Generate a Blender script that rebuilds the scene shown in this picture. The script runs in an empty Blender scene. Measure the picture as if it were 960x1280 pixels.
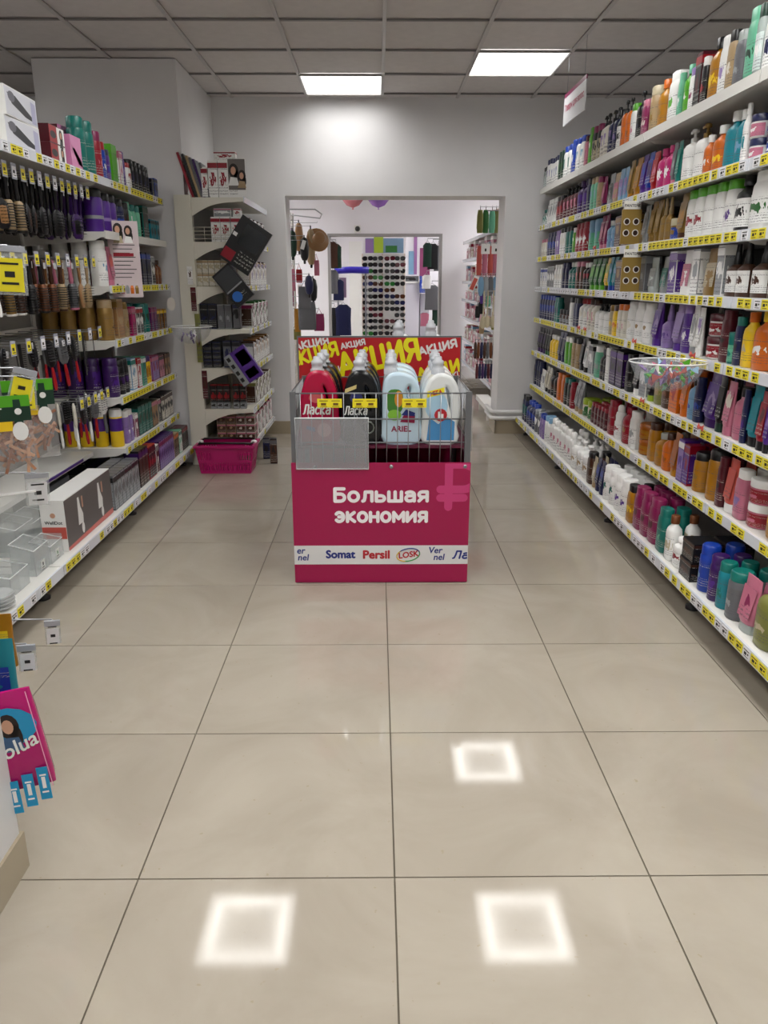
import bpy, bmesh, math, random
from mathutils import Matrix, Vector
random.seed(7)
SC = bpy.context.scene
COL = SC.collection
# ------------------------------------------------------------------ camera
F, H, HY, VX = 961.0, 1.34, 348.0, 471.0
TH = math.atan((640-HY)/F); YAW = math.atan((480-VX)*math.cos(TH)/F)
fw = Vector((math.sin(YAW)*math.cos(TH), math.cos(YAW)*math.cos(TH), -math.sin(TH)))
rt = Vector((math.cos(YAW), -math.sin(YAW), 0)); up = rt.cross(fw)
cd = bpy.data.cameras.new('camera'); cam = bpy.data.objects.new('camera', cd); COL.objects.link(cam)
cd.sensor_fit = 'AUTO'; cd.sensor_width = 36; cd.lens = F/1280*36; cd.clip_start = .05; cd.clip_end = 100
M = Matrix((rt, up, -fw)).transposed().to_4x4(); M.translation = (0, 0, H); cam.matrix_world = M
SC.camera = cam
# ------------------------------------------------------------------ world, exposure
w = bpy.data.worlds.new('world'); SC.world = w; w.use_nodes = True
w.node_tree.nodes['Background'].inputs[0].default_value = (.9, .93, 1, 1)
w.node_tree.nodes['Background'].inputs[1].default_value = .3
SC.view_settings.view_transform = 'Standard'; SC.view_settings.look = 'None'
SC.view_settings.exposure = 0.38; SC.view_settings.gamma = 1
PANEL = 28.0     # strength of the bright ring of a ceiling light
PANEL2 = 190.0    # strength of the panels added to brighten the rooms behind

# ------------------------------------------------------------------ layout maths (photo pixel -> place on a real plane)
def ray(x, y): return rt*((x-480)/F) - up*((y-640)/F) + fw
def aty(x, y, Y): d = ray(x, y); return Vector((0, 0, H)) + d*(Y/d.y)
def atx(x, y, X): d = ray(x, y); return Vector((0, 0, H)) + d*(X/d.x)
def yof(px, X, z):   # y on the line (X, *, z) seen in pixel column px
    k = (px-480)/F; a = rt-fw*k
    return -(a.x*X + a.z*(z-H))/a.y

# ------------------------------------------------------------------ materials
PAL = dict(wh='E8E8E6', ow='D9D4C8', cr='DCCFAE', be='C9AD84', go='A98645', ye='E8C21A', am='B8650F', oc='C98A14', og='F07A14', rd='B81220', cn='A80F2C',
           bu='5A0C1E', pk='E58AA5', hp='D61C7E', mg='9A2460', li='A78BD0', vi='5B2A9A', pu='3F1566', nv='141C52', bl='1546B8', lb='8CBCE0', tq='1496A8', te='0F8076',
           mi='7FD6B0', lg='63C22A', gn='2E7A33', dg='143C2C', ol='8E9048', br='4E2B18', bk='101014', gy='77787C', si='B4B8BC', bz='8A5230', tn='B98A5A', co='E8695C', lm='B9D43A', cl='C8D4D2')
def deep(h, k):
    c = [int(h[i:i+2], 16) for i in (0, 2, 4)]; g = sum(c)/3
    return ''.join('%02X' % max(6, min(255, round((g+(v-g)*1.06)*k))) for v in c)
for k_ in PAL:
    if k_ not in ('wh', 'ow', 'cl', 'ye'): PAL[k_] = deep(PAL[k_], .82)
CN = dict(wh='white', ow='off-white', cr='cream', be='beige', go='gold', ye='yellow', am='amber', oc='ochre', og='orange', rd='red', cn='crimson', bu='burgundy', pk='pink',
          hp='hot-pink', mg='magenta', li='lilac', vi='violet', pu='deep-purple', nv='navy', bl='blue', lb='light-blue', tq='turquoise', te='teal', mi='mint', lg='lime-green', gn='green',
          dg='dark-green', ol='olive', br='brown', bk='black', gy='grey', si='silver', bz='bronze', tn='tan', co='coral', lm='yellow-green', cl='clear')
def lin(h):
    c = [int(h[i:i+2], 16)/255 for i in (0, 2, 4)]
    return tuple(((v+.055)/1.055)**2.4 if v > .04045 else v/12.92 for v in c)+(1,)
_m = {}
def mat(name, hx, rough=.5, metal=0, alpha=1, trans=0, spec=.5, emit=0):
    k = (name, hx, rough, metal, alpha, trans, emit)
    if k in _m: return _m[k]
    m = bpy.data.materials.new(name); m.use_nodes = True; b = m.node_tree.nodes['Principled BSDF']
    b.inputs['Base Color'].default_value = lin(hx); b.inputs['Roughness'].default_value = rough
    b.inputs['Metallic'].default_value = metal; b.inputs['Alpha'].default_value = alpha
    b.inputs['Transmission Weight'].default_value = trans; b.inputs['Specular IOR Level'].default_value = spec
    if emit: b.inputs['Emission Color'].default_value = lin(hx); b.inputs['Emission Strength'].default_value = emit
    _m[k] = m; return m
def pm(code, rough=.32):
    if code == 'cl': return mat('clear plastic', 'CDD6D4', .12, 0, .55)
    if code in ('go', 'si', 'bz'): return mat(CN[code]+' plastic', PAL[code], .3, .35)
    return mat(CN[code]+' plastic', PAL[code], rough)
def N(nt, t, **kw):
    n = nt.nodes.new(t)
    for k, v in kw.items():
        if k in n.inputs: n.inputs[k].default_value = v
        else: setattr(n, k, v)
    return n
def printmat(base, ink):
    """label print: lines of small lettering and a block of a second colour"""
    k = ('print', base, ink)
    if k in _m: return _m[k]
    m = bpy.data.materials.new('printed '+CN[base]+' label'); m.use_nodes = True; nt = m.node_tree; b = nt.nodes['Principled BSDF']
    b.inputs['Roughness'].default_value = .35
    tc = N(nt, 'ShaderNodeTexCoord'); sp = N(nt, 'ShaderNodeSeparateXYZ'); nt.links.new(tc.outputs['Generated'], sp.inputs[0])
    mp = N(nt, 'ShaderNodeMapping'); mp.inputs['Scale'].default_value = (12, 12, 16); nt.links.new(tc.outputs['Generated'], mp.inputs[0])
    no = N(nt, 'ShaderNodeTexNoise', Scale=1.6, Detail=1.0); nt.links.new(mp.outputs[0], no.inputs['Vector'])
    def math_(op, a_, b_):
        n = N(nt, 'ShaderNodeMath', operation=op)
        for i, q in enumerate((a_, b_)):
            if isinstance(q, (int, float)): n.inputs[i].default_value = q
            else: nt.links.new(q, n.inputs[i])
        return n.outputs[0]
    Z = sp.outputs['Z']
    lines = math_('MULTIPLY', math_('GREATER_THAN', no.outputs['Fac'], .5), math_('GREATER_THAN', math_('FRACT', math_('MULTIPLY', Z, 11), 0), .55))
    lines = math_('MULTIPLY', lines, math_('MAXIMUM', math_('LESS_THAN', Z, .34), math_('GREATER_THAN', math_('MULTIPLY', Z, math_('LESS_THAN', Z, .88)), .74)))
    hs = sum(ord(c)*(i+3) for i, c in enumerate(base+ink)); r0 = .10+.012*(hs % 9); zc_ = .44+.03*(hs % 6)
    bl = N(nt, 'ShaderNodeTexNoise', Scale=5.0, Detail=1.0); vm = N(nt, 'ShaderNodeVectorMath', operation='ADD'); vm.inputs[1].default_value = (hs % 7, hs % 5, hs % 3); nt.links.new(tc.outputs['Generated'], vm.inputs[0]); nt.links.new(vm.outputs[0], bl.inputs['Vector'])
    ax = math_('ABSOLUTE', math_('SUBTRACT', sp.outputs['X'], .5), 0); az = math_('ABSOLUTE', math_('SUBTRACT', Z, zc_), 0)
    dist = math_('SQRT', math_('ADD', math_('POWER', math_('MULTIPLY', ax, .42+.1*(hs % 4)), 2), math_('POWER', az, 2)), 0)
    blob = math_('LESS_THAN', math_('ADD', dist, math_('MULTIPLY', math_('SUBTRACT', bl.outputs['Fac'], .5), .5)), r0)
    x1 = N(nt, 'ShaderNodeMix', data_type='RGBA'); x1.inputs[6].default_value = lin(PAL[base]); x1.inputs[7].default_value = lin(PAL[ink]); nt.links.new(blob, x1.inputs[0])
    dark = base in ('bk', 'nv', 'pu', 'bu', 'dg', 'br', 'vi', 'bl', 'cn', 'rd', 'te', 'mg', 'gn')
    x2 = N(nt, 'ShaderNodeMix', data_type='RGBA'); x2.inputs[7].default_value = lin('B8B8B0' if dark else '55525A')
    nt.links.new(math_('MULTIPLY', lines, .75), x2.inputs[0]); nt.links.new(x1.outputs[2], x2.inputs[6]); nt.links.new(x2.outputs[2], b.inputs['Base Color'])
    _m[k] = m; return m
WHITE = mat('white painted steel', 'DAD9D4', .35)
WIRE = mat('zinc wire', '9A9CA0', .3, .8)
PLASTIC_CLEAR = mat('clear acrylic', 'D5DADA', .08, 0, .28)
FILM = mat('clear film', 'F2F2F4', .1, 0, .14)
BLACK = mat('black plastic', '101012', .35)
YEL = mat('yellow tag paper', 'E9DA22', .5); WTAG = mat('white tag paper', 'E6E6EA', .5); INK = mat('black ink', '18181A', .6)
RAILM = mat('price rail plastic', 'D8DCE4', .15)

# ------------------------------------------------------------------ mesh builder
class MB:
    def __init__(s): s.v = []; s.f = []; s.m = []; s.sm = []
    def add(s, vs, fs, m, smooth=False, mx=None):
        o = len(s.v)
        s.v += [tuple(mx @ Vector(v)) if mx is not None else tuple(v) for v in vs]
        for f in fs: s.f.append(tuple(i+o for i in f)); s.m.append(m); s.sm.append(smooth)
        return s
    def box(s, c, d, m, mx=None):
        x, y, z = c; a, b, e = d[0]/2, d[1]/2, d[2]/2
        vs = [(x+i*a, y+j*b, z+k*e) for i in (-1, 1) for j in (-1, 1) for k in (-1, 1)]
        return s.add(vs, [(0,1,3,2), (4,6,7,5), (0,4,5,1), (2,3,7,6), (0,2,6,4), (1,5,7,3)], m, False, mx)
    def bx(s, x0, x1, y0, y1, z0, z1, m, mx=None):
        return s.box(((x0+x1)/2, (y0+y1)/2, (z0+z1)/2), (abs(x1-x0), abs(y1-y0), abs(z1-z0)), m, mx)
    def lathe(s, prof, sx, sy, m, p=2, seg=16, c=(0, 0), mx=None, caps=True, a0=None, a1=None):
        vs = []; n = seg; part = a0 is not None
        k = n+1 if part else n
        for r, z, *q in prof:
            fy = q[0] if q else 1
            for i in range(k):
                t = (a0+(a1-a0)*i/n) if part else 2*math.pi*i/n
                ct, st = math.cos(t), math.sin(t)
                vs.append((c[0]+sx*r*math.copysign(abs(ct)**(2/p), ct), c[1]+sy*r*fy*math.copysign(abs(st)**(2/p), st), z))
        fs = []
        for j in range(len(prof)-1):
            for i in range(n):
                i2 = i+1 if part else (i+1) % n
                fs.append((j*k+i, j*k+i2, (j+1)*k+i2, (j+1)*k+i))
        s.add(vs, fs, m, True, mx)
        if caps and not part:
            s.add(vs[:n], [tuple(range(n-1, -1, -1))], m, False, mx); s.add(vs[-n:], [tuple(range(n))], m, False, mx)
        return s
    def tube(s, pts, r, m, seg=6, closed=False):
        pts = [Vector(p) for p in pts]; n = len(pts); vs = []
        for i, p in enumerate(pts):
            a = pts[(i-1) % n] if (closed or i) else p; b = pts[(i+1) % n] if (closed or i < n-1) else p
            t = (b-a).normalized(); u = t.cross(Vector((0, 0, 1)))
            if u.length < .05: u = t.cross(Vector((0, 1, 0)))
            u.normalize(); v = t.cross(u)
            for k in range(seg):
                q = 2*math.pi*k/seg; vs.append(p+u*(r*math.cos(q))+v*(r*math.sin(q)))
        fs = []
        for i in range(n if closed else n-1):
            j = (i+1) % n
            for k in range(seg): fs.append((i*seg+k, i*seg+(k+1) % seg, j*seg+(k+1) % seg, j*seg+k))
        if not closed: fs += [tuple(range(seg-1, -1, -1)), tuple((n-1)*seg+k for k in range(seg))]
        return s.add(vs, fs, m, True)
    def prism(s, poly, y0, y1, m, mx=None):     # polygon in xz, extruded in y
        n = len(poly)
        vs = [(x, y0, z) for x, z in poly]+[(x, y1, z) for x, z in poly]
        fs = [tuple(range(n)), tuple(range(2*n-1, n-1, -1))]+[(i, i+n, (i+1) % n+n, (i+1) % n) for i in range(n)]
        return s.add(vs, fs, m, False, mx)
    def mesh(s, name):
        me = bpy.data.meshes.new(name); me.from_pydata(s.v, [], s.f)
        ms = []
        for m in s.m:
            if m not in ms: ms.append(m)
        for m in ms: me.materials.append(m)
        me.polygons.foreach_set('material_index', [ms.index(m) for m in s.m]); me.polygons.foreach_set('use_smooth', s.sm)
        me.update(); return me
    def build(s, name, parent=None, loc=(0, 0, 0), rz=0):
        return obj(name, s.mesh(name), parent, loc, rz)
def obj(name, me, parent=None, loc=(0, 0, 0), rz=0):
    o = bpy.data.objects.new(name, me); COL.objects.link(o); o.location = loc; o.rotation_euler = (0, 0, rz)
    if parent: o.parent = parent
    return o
def tag(o, label=None, cat=None, group=None, kind=None):
    if label: o['label'] = label
    if cat: o['category'] = cat
    if group: o['group'] = group
    if kind: o['kind'] = kind
    if label and (len(label.split()) > 16 or len(label.split()) < 4): print('LABEL LEN', len(label.split()), label)
    return o
def thing(name, label, cat, loc=(0, 0, 0), rz=0, group=None, rot=None):
    o = bpy.data.objects.new(name, None); COL.objects.link(o); o.location = loc; o.rotation_euler = rot or (0, 0, rz); o.empty_display_size = .05
    return tag(o, label, cat, group)
def copy_tree(o, parent=None):
    c = o.copy(); COL.objects.link(c); c.parent = parent
    for ch in o.children: copy_tree(ch, c)
    return c
def text(s, size, m, parent, loc, rot=(math.pi/2, 0, 0), bold=0., shear=0, align='CENTER', name='lettering', depth=.0003, sx=1, label=None, clip=None, ang=0):
    """lettering; bold strokes are thickened with shifted copies of the outline; clip = (x0, x1, z0, z1) of the board, in the parent's frame"""
    c = bpy.data.curves.new('t', 'FONT'); c.body = s; c.size = size; c.shear = shear; c.align_x = align; c.align_y = 'CENTER'; c.resolution_u = 3
    o = bpy.data.objects.new('t', c); COL.objects.link(o); bpy.context.view_layer.update()
    me = bpy.data.meshes.new_from_object(o.evaluated_get(bpy.context.evaluated_depsgraph_get())); bpy.data.objects.remove(o); bpy.data.curves.remove(c)
    vs = [v.co.copy() for v in me.vertices]; fs = [tuple(p.vertices) for p in me.polygons]; bpy.data.meshes.remove(me); q = MB()
    offs = [(0, 0)]+([(bold*math.cos(k*math.pi/4), bold*math.sin(k*math.pi/4)) for k in range(8)] if bold else [])
    for k, (dx, dz) in enumerate(offs): q.add([(v.x*sx+dx, v.y+dz, k*.00002) for v in vs], fs, m)
    me = q.mesh(name)
    if ang: rot = (math.pi/2, -math.radians(ang), 0)
    q = finish_text(me, name, parent, loc, rot, clip)
    if label: q['label'] = label
    return q
def arc(cx, cy, rx, ry, a0, a1, n=12): return [(cx+rx*math.cos(math.radians(a0+(a1-a0)*i/n)), cy+ry*math.sin(math.radians(a0+(a1-a0)*i/n))) for i in range(n+1)]
GL = {'Б': (.56, [[(.53, 1), (0, 1), (0, 0), (.3, 0)]+arc(.32, .29, .24, .29, -90, 90)+[(0, .58)]]), 'о': (.56, [arc(.28, .37, .28, .37, 0, 360, 20)]),
 'л': (.54, [[(0, 0), (.08, .05), (.13, .3), (.15, .74), (.54, .74), (.54, 0)]]), 'ь': (.48, [[(0, .74), (0, 0), (.26, 0)]+arc(.27, .215, .21, .215, -90, 90)+[(0, .43)]]),
 'ш': (.74, [[(0, .74), (0, 0), (.74, 0), (.74, .74)], [(.37, .74), (.37, 0)]]), 'а': (.5, [[(.04, .66)]+arc(.25, .52, .25, .22, 110, 0, 8)+[(.5, 0)], [(.5, .43), (.2, .43)]+arc(.2, .215, .19, .215, 90, 270, 10)+[(.34, .02), (.5, .15)]]),
 'я': (.5, [[(.5, 0), (.5, .74), (.22, .74)]+arc(.22, .53, .2, .21, 90, 270, 10)+[(.5, .32)], [(.26, .32), (.02, 0)]]), 'э': (.52, [[(.03, .62)]+arc(.22, .37, .30, .37, 110, -110, 16)+[(.03, .12)], [(.2, .38), (.5, .38)]]),
 'к': (.48, [[(0, 0), (0, .74)], [(.46, .74), (.06, .38), (.48, 0)]]), 'н': (.5, [[(0, 0), (0, .74)], [(.5, 0), (.5, .74)], [(0, .38), (.5, .38)]]), 'м': (.66, [[(0, 0), (0, .74), (.33, .22), (.66, .74), (.66, 0)]]),
 'и': (.52, [[(0, .74), (0, 0), (.52, .74), (.52, 0)]]), 'с': (.46, [arc(.26, .37, .26, .37, 50, 310, 16)]), 'А': (.68, [[(0, 0), (.34, 1), (.68, 0)], [(.12, .30), (.56, .30)]]), 'К': (.56, [[(0, 0), (0, 1)], [(.54, 1), (.06, .5), (.58, 0)]]),
 'Ц': (.66, [[(0, 1), (0, 0), (.68, 0), (.68, -.2)], [(.54, 1), (.54, 0)]]), 'И': (.56, [[(0, 1), (0, 0), (.56, 1), (.56, 0)]]), 'Я': (.56, [[(.56, 0), (.56, 1), (.27, 1)]+arc(.27, .72, .25, .28, 90, 270, 10)+[(.56, .44)], [(.28, .44), (0, 0)]]),
 'Л': (.6, [[(0, 0), (.12, .08), (.18, .5), (.2, 1), (.6, 1), (.6, 0)]]), 'М': (.74, [[(0, 0), (0, 1), (.37, .3), (.74, 1), (.74, 0)]]), 'Е': (.48, [[(.48, 1), (0, 1), (0, 0), (.48, 0)], [(0, .52), (.42, .52)]]), 'Г': (.46, [[(.46, 1), (0, 1), (0, 0)]]),
 '₽': (.72, [[(.16, 0), (.16, 1), (.44, 1)]+arc(.44, .71, .26, .29, 90, -90, 12)+[(0, .42)], [(0, .22), (.46, .22)]])}
def stroke_text(s, cap, width, th, m, parent, loc, ang=0, shear=0, clip=None, name='lettering'):
    """rounded bold lettering built from strokes; cap = capital height, width = full width, th = stroke width"""
    gap = .26; tot = sum(GL[c][0] for c in s)+gap*(len(s)-1); kx = (width-th)/tot; q = MB(); x = 0; k = 0
    for ch in s:
        for pl in GL[ch][1]:
            P = [((x+a_)*kx-(width-th)/2+b_*cap*shear, b_*(cap-th)-cap/2+th/2) for a_, b_ in pl]
            for i, p in enumerate(P):
                k += 1; n = 12; q.add([(p[0]+th/2*math.cos(2*math.pi*j/n), p[1]+th/2*math.sin(2*math.pi*j/n), k*.000002) for j in range(n)], [tuple(range(n))], m)
                if i:
                    o = P[i-1]; d = Vector((p[0]-o[0], p[1]-o[1])); 
                    if d.length < 1e-6: continue
                    d.normalize(); nx, ny = -d.y*th/2, d.x*th/2; k += 1
                    q.add([(o[0]-nx, o[1]-ny, k*.000002), (p[0]-nx, p[1]-ny, k*.000002), (p[0]+nx, p[1]+ny, k*.000002), (o[0]+nx, o[1]+ny, k*.000002)], [(0, 1, 2, 3)], m)
        x += GL[ch][0]+gap
    return finish_text(q.mesh(name), name, parent, loc, (math.pi/2, -math.radians(ang), 0), clip)
def finish_text(me, name, parent, loc, rot, clip):
    q = obj(name, me, parent, loc); q.rotation_euler = rot
    if clip:
        from mathutils import Euler
        mx = Matrix.Translation(loc) @ Euler(rot).to_matrix().to_4x4(); b = bmesh.new(); b.from_mesh(me); b.transform(mx)
        for co, no in (((clip[0], 0, 0), (-1, 0, 0)), ((clip[1], 0, 0), (1, 0, 0)), ((0, 0, clip[2]), (0, 0, -1)), ((0, 0, clip[3]), (0, 0, 1))):
            bmesh.ops.bisect_plane(b, geom=b.verts[:]+b.edges[:]+b.faces[:], plane_co=co, plane_no=no, clear_outer=True)
        b.transform(mx.inverted()); b.to_mesh(me); b.free()
    return q
def outline(poly, holes, depth, bevel, m, name, parent=None, loc=(0, 0, 0), rot=(math.pi/2, 0, 0), res=3):
    """rounded solid from a closed outline with holes, for jugs and handles"""
    c = bpy.data.curves.new('o', 'CURVE'); c.dimensions = '2D'; c.fill_mode = 'BOTH'; c.extrude = depth; c.bevel_depth = bevel; c.bevel_resolution = 3; c.resolution_u = res
    for pts in [poly]+holes:
        sp = c.splines.new('BEZIER'); sp.bezier_points.add(len(pts)-1); sp.use_cyclic_u = True
        for b, p in zip(sp.bezier_points, pts):
            b.co = (p[0], p[1], 0); b.handle_left_type = b.handle_right_type = 'AUTO'
    o = bpy.data.objects.new('o', c); COL.objects.link(o); bpy.context.view_layer.update()
    me = bpy.data.meshes.new_from_object(o.evaluated_get(bpy.context.evaluated_depsgraph_get())); bpy.data.objects.remove(o); bpy.data.curves.remove(c)
    me.name = name; me.materials.clear(); me.materials.append(m)
    for p in me.polygons: p.use_smooth = True
    q = obj(name, me, parent, loc); q.rotation_euler = rot
    return q
ORD = ['', 'first', 'second', 'third', 'fourth', 'fifth', 'sixth', 'seventh', 'eighth', 'ninth', 'tenth', 'eleventh', 'twelfth', 'thirteenth', 'fourteenth', 'fifteenth', 'sixteenth', 'seventeenth', 'eighteenth', 'nineteenth', 'twentieth']+['%dth' % i for i in range(21, 60)]
NUM = ['', 'one', 'two', 'three', 'four', 'five', 'six', 'seven', 'eight', 'nine', 'ten', 'eleven', 'twelve', 'thirteen', 'fourteen', 'fifteen', 'sixteen', 'seventeen', 'eighteen', 'nineteen', 'twenty']+[str(i) for i in range(21, 60)]

# ================================================================== ROOM
CZ = 2.724
def wallmat(name, hx, sc=3, amt=.03):
    m = bpy.data.materials.new(name); m.use_nodes = True; nt = m.node_tree; b = nt.nodes['Principled BSDF']; b.inputs['Roughness'].default_value = .75
    tc = N(nt, 'ShaderNodeTexCoord'); no = N(nt, 'ShaderNodeTexNoise', Scale=sc, Detail=5.0); nt.links.new(tc.outputs['Object'], no.inputs['Vector'])
    r = N(nt, 'ShaderNodeValToRGB'); c = lin(hx)
    r.color_ramp.elements[0].position = .3; r.color_ramp.elements[1].position = .7
    r.color_ramp.elements[0].color = tuple(v*(1-amt) for v in c[:3])+(1,); r.color_ramp.elements[1].color = tuple(min(1, v*(1+amt)) for v in c[:3])+(1,)
    nt.links.new(no.outputs['Fac'], r.inputs[0]); nt.links.new(r.outputs[0], b.inputs['Base Color'])
    n2 = N(nt, 'ShaderNodeTexNoise', Scale=90.0, Detail=3.0); nt.links.new(tc.outputs['Object'], n2.inputs['Vector'])
    bp = N(nt, 'ShaderNodeBump', Strength=.08, Distance=.002); nt.links.new(n2.outputs['Fac'], bp.inputs['Height']); nt.links.new(bp.outputs[0], b.inputs['Normal'])
    return m
WALL = wallmat('painted wall', 'DBDADB')
def tilemat():
    m = bpy.data.materials.new('polished porcelain tile'); m.use_nodes = True; nt = m.node_tree; b = nt.nodes['Principled BSDF']
    b.inputs['IOR'].default_value = 1.48
    g = N(nt, 'ShaderNodeNewGeometry'); oi = N(nt, 'ShaderNodeObjectInfo')
    no = N(nt, 'ShaderNodeTexNoise', Scale=2.2, Detail=6.0, Roughness=.6, Distortion=.8); nt.links.new(g.outputs['Position'], no.inputs['Vector'])
    ad = N(nt, 'ShaderNodeMath', operation='MULTIPLY_ADD'); ad.inputs[1].default_value = .12; nt.links.new(oi.outputs['Random'], ad.inputs[0]); nt.links.new(no.outputs['Fac'], ad.inputs[2])
    r = N(nt, 'ShaderNodeValToRGB'); e = r.color_ramp.elements
    e[0].position = .35; e[0].color = lin('9A9184'); e[1].position = .75; e[1].color = lin('A9A194'); nt.links.new(ad.outputs[0], r.inputs[0])
    # fine specks
    v = N(nt, 'ShaderNodeTexNoise', Scale=55.0, Detail=2.0); nt.links.new(g.outputs['Position'], v.inputs['Vector'])
    gt = N(nt, 'ShaderNodeMapRange'); gt.inputs[1].default_value = .71; gt.inputs[2].default_value = .76; nt.links.new(v.outputs['Fac'], gt.inputs[0])
    x = N(nt, 'ShaderNodeMix', data_type='RGBA'); x.inputs[7].default_value = lin('9A8F7C'); nt.links.new(gt.outputs[0], x.inputs[0]); nt.links.new(r.outputs[0], x.inputs[6])
    nt.links.new(x.outputs[2], b.inputs['Base Color'])
    n3 = N(nt, 'ShaderNodeTexNoise', Scale=9.0, Detail=6.0); nt.links.new(g.outputs['Position'], n3.inputs['Vector'])
    mr = N(nt, 'ShaderNodeMapRange'); mr.inputs[3].default_value = .03; mr.inputs[4].default_value = .09; nt.links.new(n3.outputs['Fac'], mr.inputs[0]); nt.links.new(mr.outputs[0], b.inputs['Roughness'])
    return m
TILE = tilemat(); GROUT = mat('dark grout', '5F574A', .9)
TS = .5975; TX = .038; TY = 1.471
# floor slab and tiles
fl = MB().bx(-3.7, 3.7, -3, 19, -.06, -.004, GROUT).build('floor'); tag(fl, kind='structure')
me = MB().box((0, 0, -.0035), (TS-.004, TS-.004, .007), TILE).mesh('tile')
for i in range(-6, 7):
    for j in range(-6, 15):
        x = TX+(i+.5)*TS; y = TY+(j+.5)*TS
        if abs(x) < 3.6 and y < 9.4 and y > -2.5: obj('tile', me, fl, (x, y, 0))
far = MB()
for i in range(-4, 5):
    for j in range(14, 29):
        x = TX+(i+.5)*TS; y = TY+(j+.5)*TS
        if y > 9.4 and y < 18.8: far.box((x, y, -.0035), (TS-.004, TS-.004, .007), TILE)
tag(far.build('tile', fl), kind='stuff')
# ceiling
CT = wallmat('mineral fibre ceiling tile', 'D2CDCB', 14, .04); GRID = mat('ceiling grid paint', 'BDB9B8', .4)
cs = MB().bx(-3.7, 3.7, -3, 6.85, CZ+.03, CZ+.08, mat('dark ceiling void', '4A4848', .9)).build('ceiling'); tag(cs, kind='structure')
ct = MB().box((0, 0, .010), (.580, .580, .012), CT).mesh('ceiling_tile')
CX, CY = .047, 6.125; LIGHTS = []
lightcells = {(-1, 6.125), (1, 5.525), (-2, 3.725), (1, 3.725), (-2, 1.325), (1, 1.325), (-2, -1.075), (1, -1.075), (-5, 1.325), (-5, 3.125), (4, 4.925), (4, 2.525), (-2, 2.525), (1, 2.525), (-2, .725), (1, .725), (-2, -.475), (1, -.475), (-2, 1.925), (1, 1.925), (-2, .125), (1, .125), (-5, .125), (4, .125), (-5, 4.325), (4, -1.075), (-5, -1.075)}  # besides the seen and mirrored panels, unseen ones are added to brighten the aisle
for i in range(-6, 6):
    x0 = CX+i*.6
    for j in range(-15, 2):
        y0 = round(CY+j*.6, 3)
        if (i, y0) in lightcells: LIGHTS.append((x0+.3, y0+.3)); continue
        if y0+.6 > 6.85+.1: continue
        obj('ceiling_tile', ct, cs, (x0+.3, y0+.3, CZ+.004))
b = MB()
for i in range(-5, 5): b.bx(CX+i*.6-.012, CX+i*.6+.012, -3, 6.85, CZ-.004, CZ+.004, GRID)
b.build('ceiling_rail', cs)
b = MB()
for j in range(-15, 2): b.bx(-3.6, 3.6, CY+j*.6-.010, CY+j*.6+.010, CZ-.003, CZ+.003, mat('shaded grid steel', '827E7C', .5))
b.build('ceiling_rail', cs)
b = MB().bx(-3.6, 3.6, 6.735, 6.85, CZ+.004, CZ+.012, CT); b.build('ceiling_tile', cs)
# ceiling lights
def panelmat(name, S):
    m = bpy.data.materials.new(name); m.use_nodes = True; nt = m.node_tree; nt.nodes.clear()
    out = N(nt, 'ShaderNodeOutputMaterial'); em = N(nt, 'ShaderNodeEmission'); em.inputs[0].default_value = (1, .985, .96, 1)
    tc = N(nt, 'ShaderNodeTexCoord'); sp = N(nt, 'ShaderNodeSeparateXYZ'); nt.links.new(tc.outputs['Object'], sp.inputs[0])
    a = N(nt, 'ShaderNodeMath', operation='ABSOLUTE'); c = N(nt, 'ShaderNodeMath', operation='ABSOLUTE'); nt.links.new(sp.outputs[0], a.inputs[0]); nt.links.new(sp.outputs[1], c.inputs[0])
    mx = N(nt, 'ShaderNodeMath', operation='SMOOTH_MAX'); mx.inputs[2].default_value = .03; nt.links.new(a.outputs[0], mx.inputs[0]); nt.links.new(c.outputs[0], mx.inputs[1])
    r = N(nt, 'ShaderNodeValToRGB'); e = r.color_ramp; sc = N(nt, 'ShaderNodeMath', operation='MULTIPLY'); sc.inputs[1].default_value = 1/.3; nt.links.new(mx.outputs[0], sc.inputs[0])
    st = [(0, .12), (.34, .14), (.56, .26), (.67, .40), (.72, .62), (.78, .62), (.81, .34), (1, .28)]
    e.elements[0].position, e.elements[1].position = 0, 1
    for q in (0, 1): v = st[-q][1]; e.elements[q].color = (v, v, v, 1)
    for p, v in st[1:-1]: z = e.elements.new(p); z.color = (v, v, v, 1)
    nt.links.new(sc.outputs[0], r.inputs[0])
    ml = N(nt, 'ShaderNodeMath', operation='MULTIPLY'); ml.inputs[1].default_value = S; nt.links.new(r.outputs[0], ml.inputs[0])
    ge = N(nt, 'ShaderNodeNewGeometry'); dt = N(nt, 'ShaderNodeVectorMath', operation='DOT_PRODUCT'); nt.links.new(ge.outputs['Normal'], dt.inputs[0]); nt.links.new(ge.outputs['Incoming'], dt.inputs[1])
    pw_ = N(nt, 'ShaderNodeMath', operation='POWER'); pw_.inputs[1].default_value = .95; nt.links.new(dt.outputs['Value'], pw_.inputs[0])
    m2 = N(nt, 'ShaderNodeMath', operation='MULTIPLY'); nt.links.new(ml.outputs[0], m2.inputs[0]); nt.links.new(pw_.outputs[0], m2.inputs[1])
    nt.links.new(m2.outputs[0], em.inputs[1]); nt.links.new(em.outputs[0], out.inputs[0]); return m
PM = panelmat('lit light panel', PANEL); PM2 = panelmat('added light panel of far rooms', PANEL2)
pf = MB()
for a_, b_ in ((-.295, 0), (.295, 0)): pf.box((a_, b_, -.004), (.008, .598, .010), GRID)
for a_, b_ in ((0, -.295), (0, .295)): pf.box((a_, b_, -.004), (.582, .008, .010), GRID)
pfm = pf.mesh('light_frame'); pdm = MB().box((0, 0, .001), (.582, .582, .006), PM).mesh('diffuser'); pdm2 = MB().box((0, 0, .001), (.582, .582, .006), PM2).mesh('diffuser')
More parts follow.
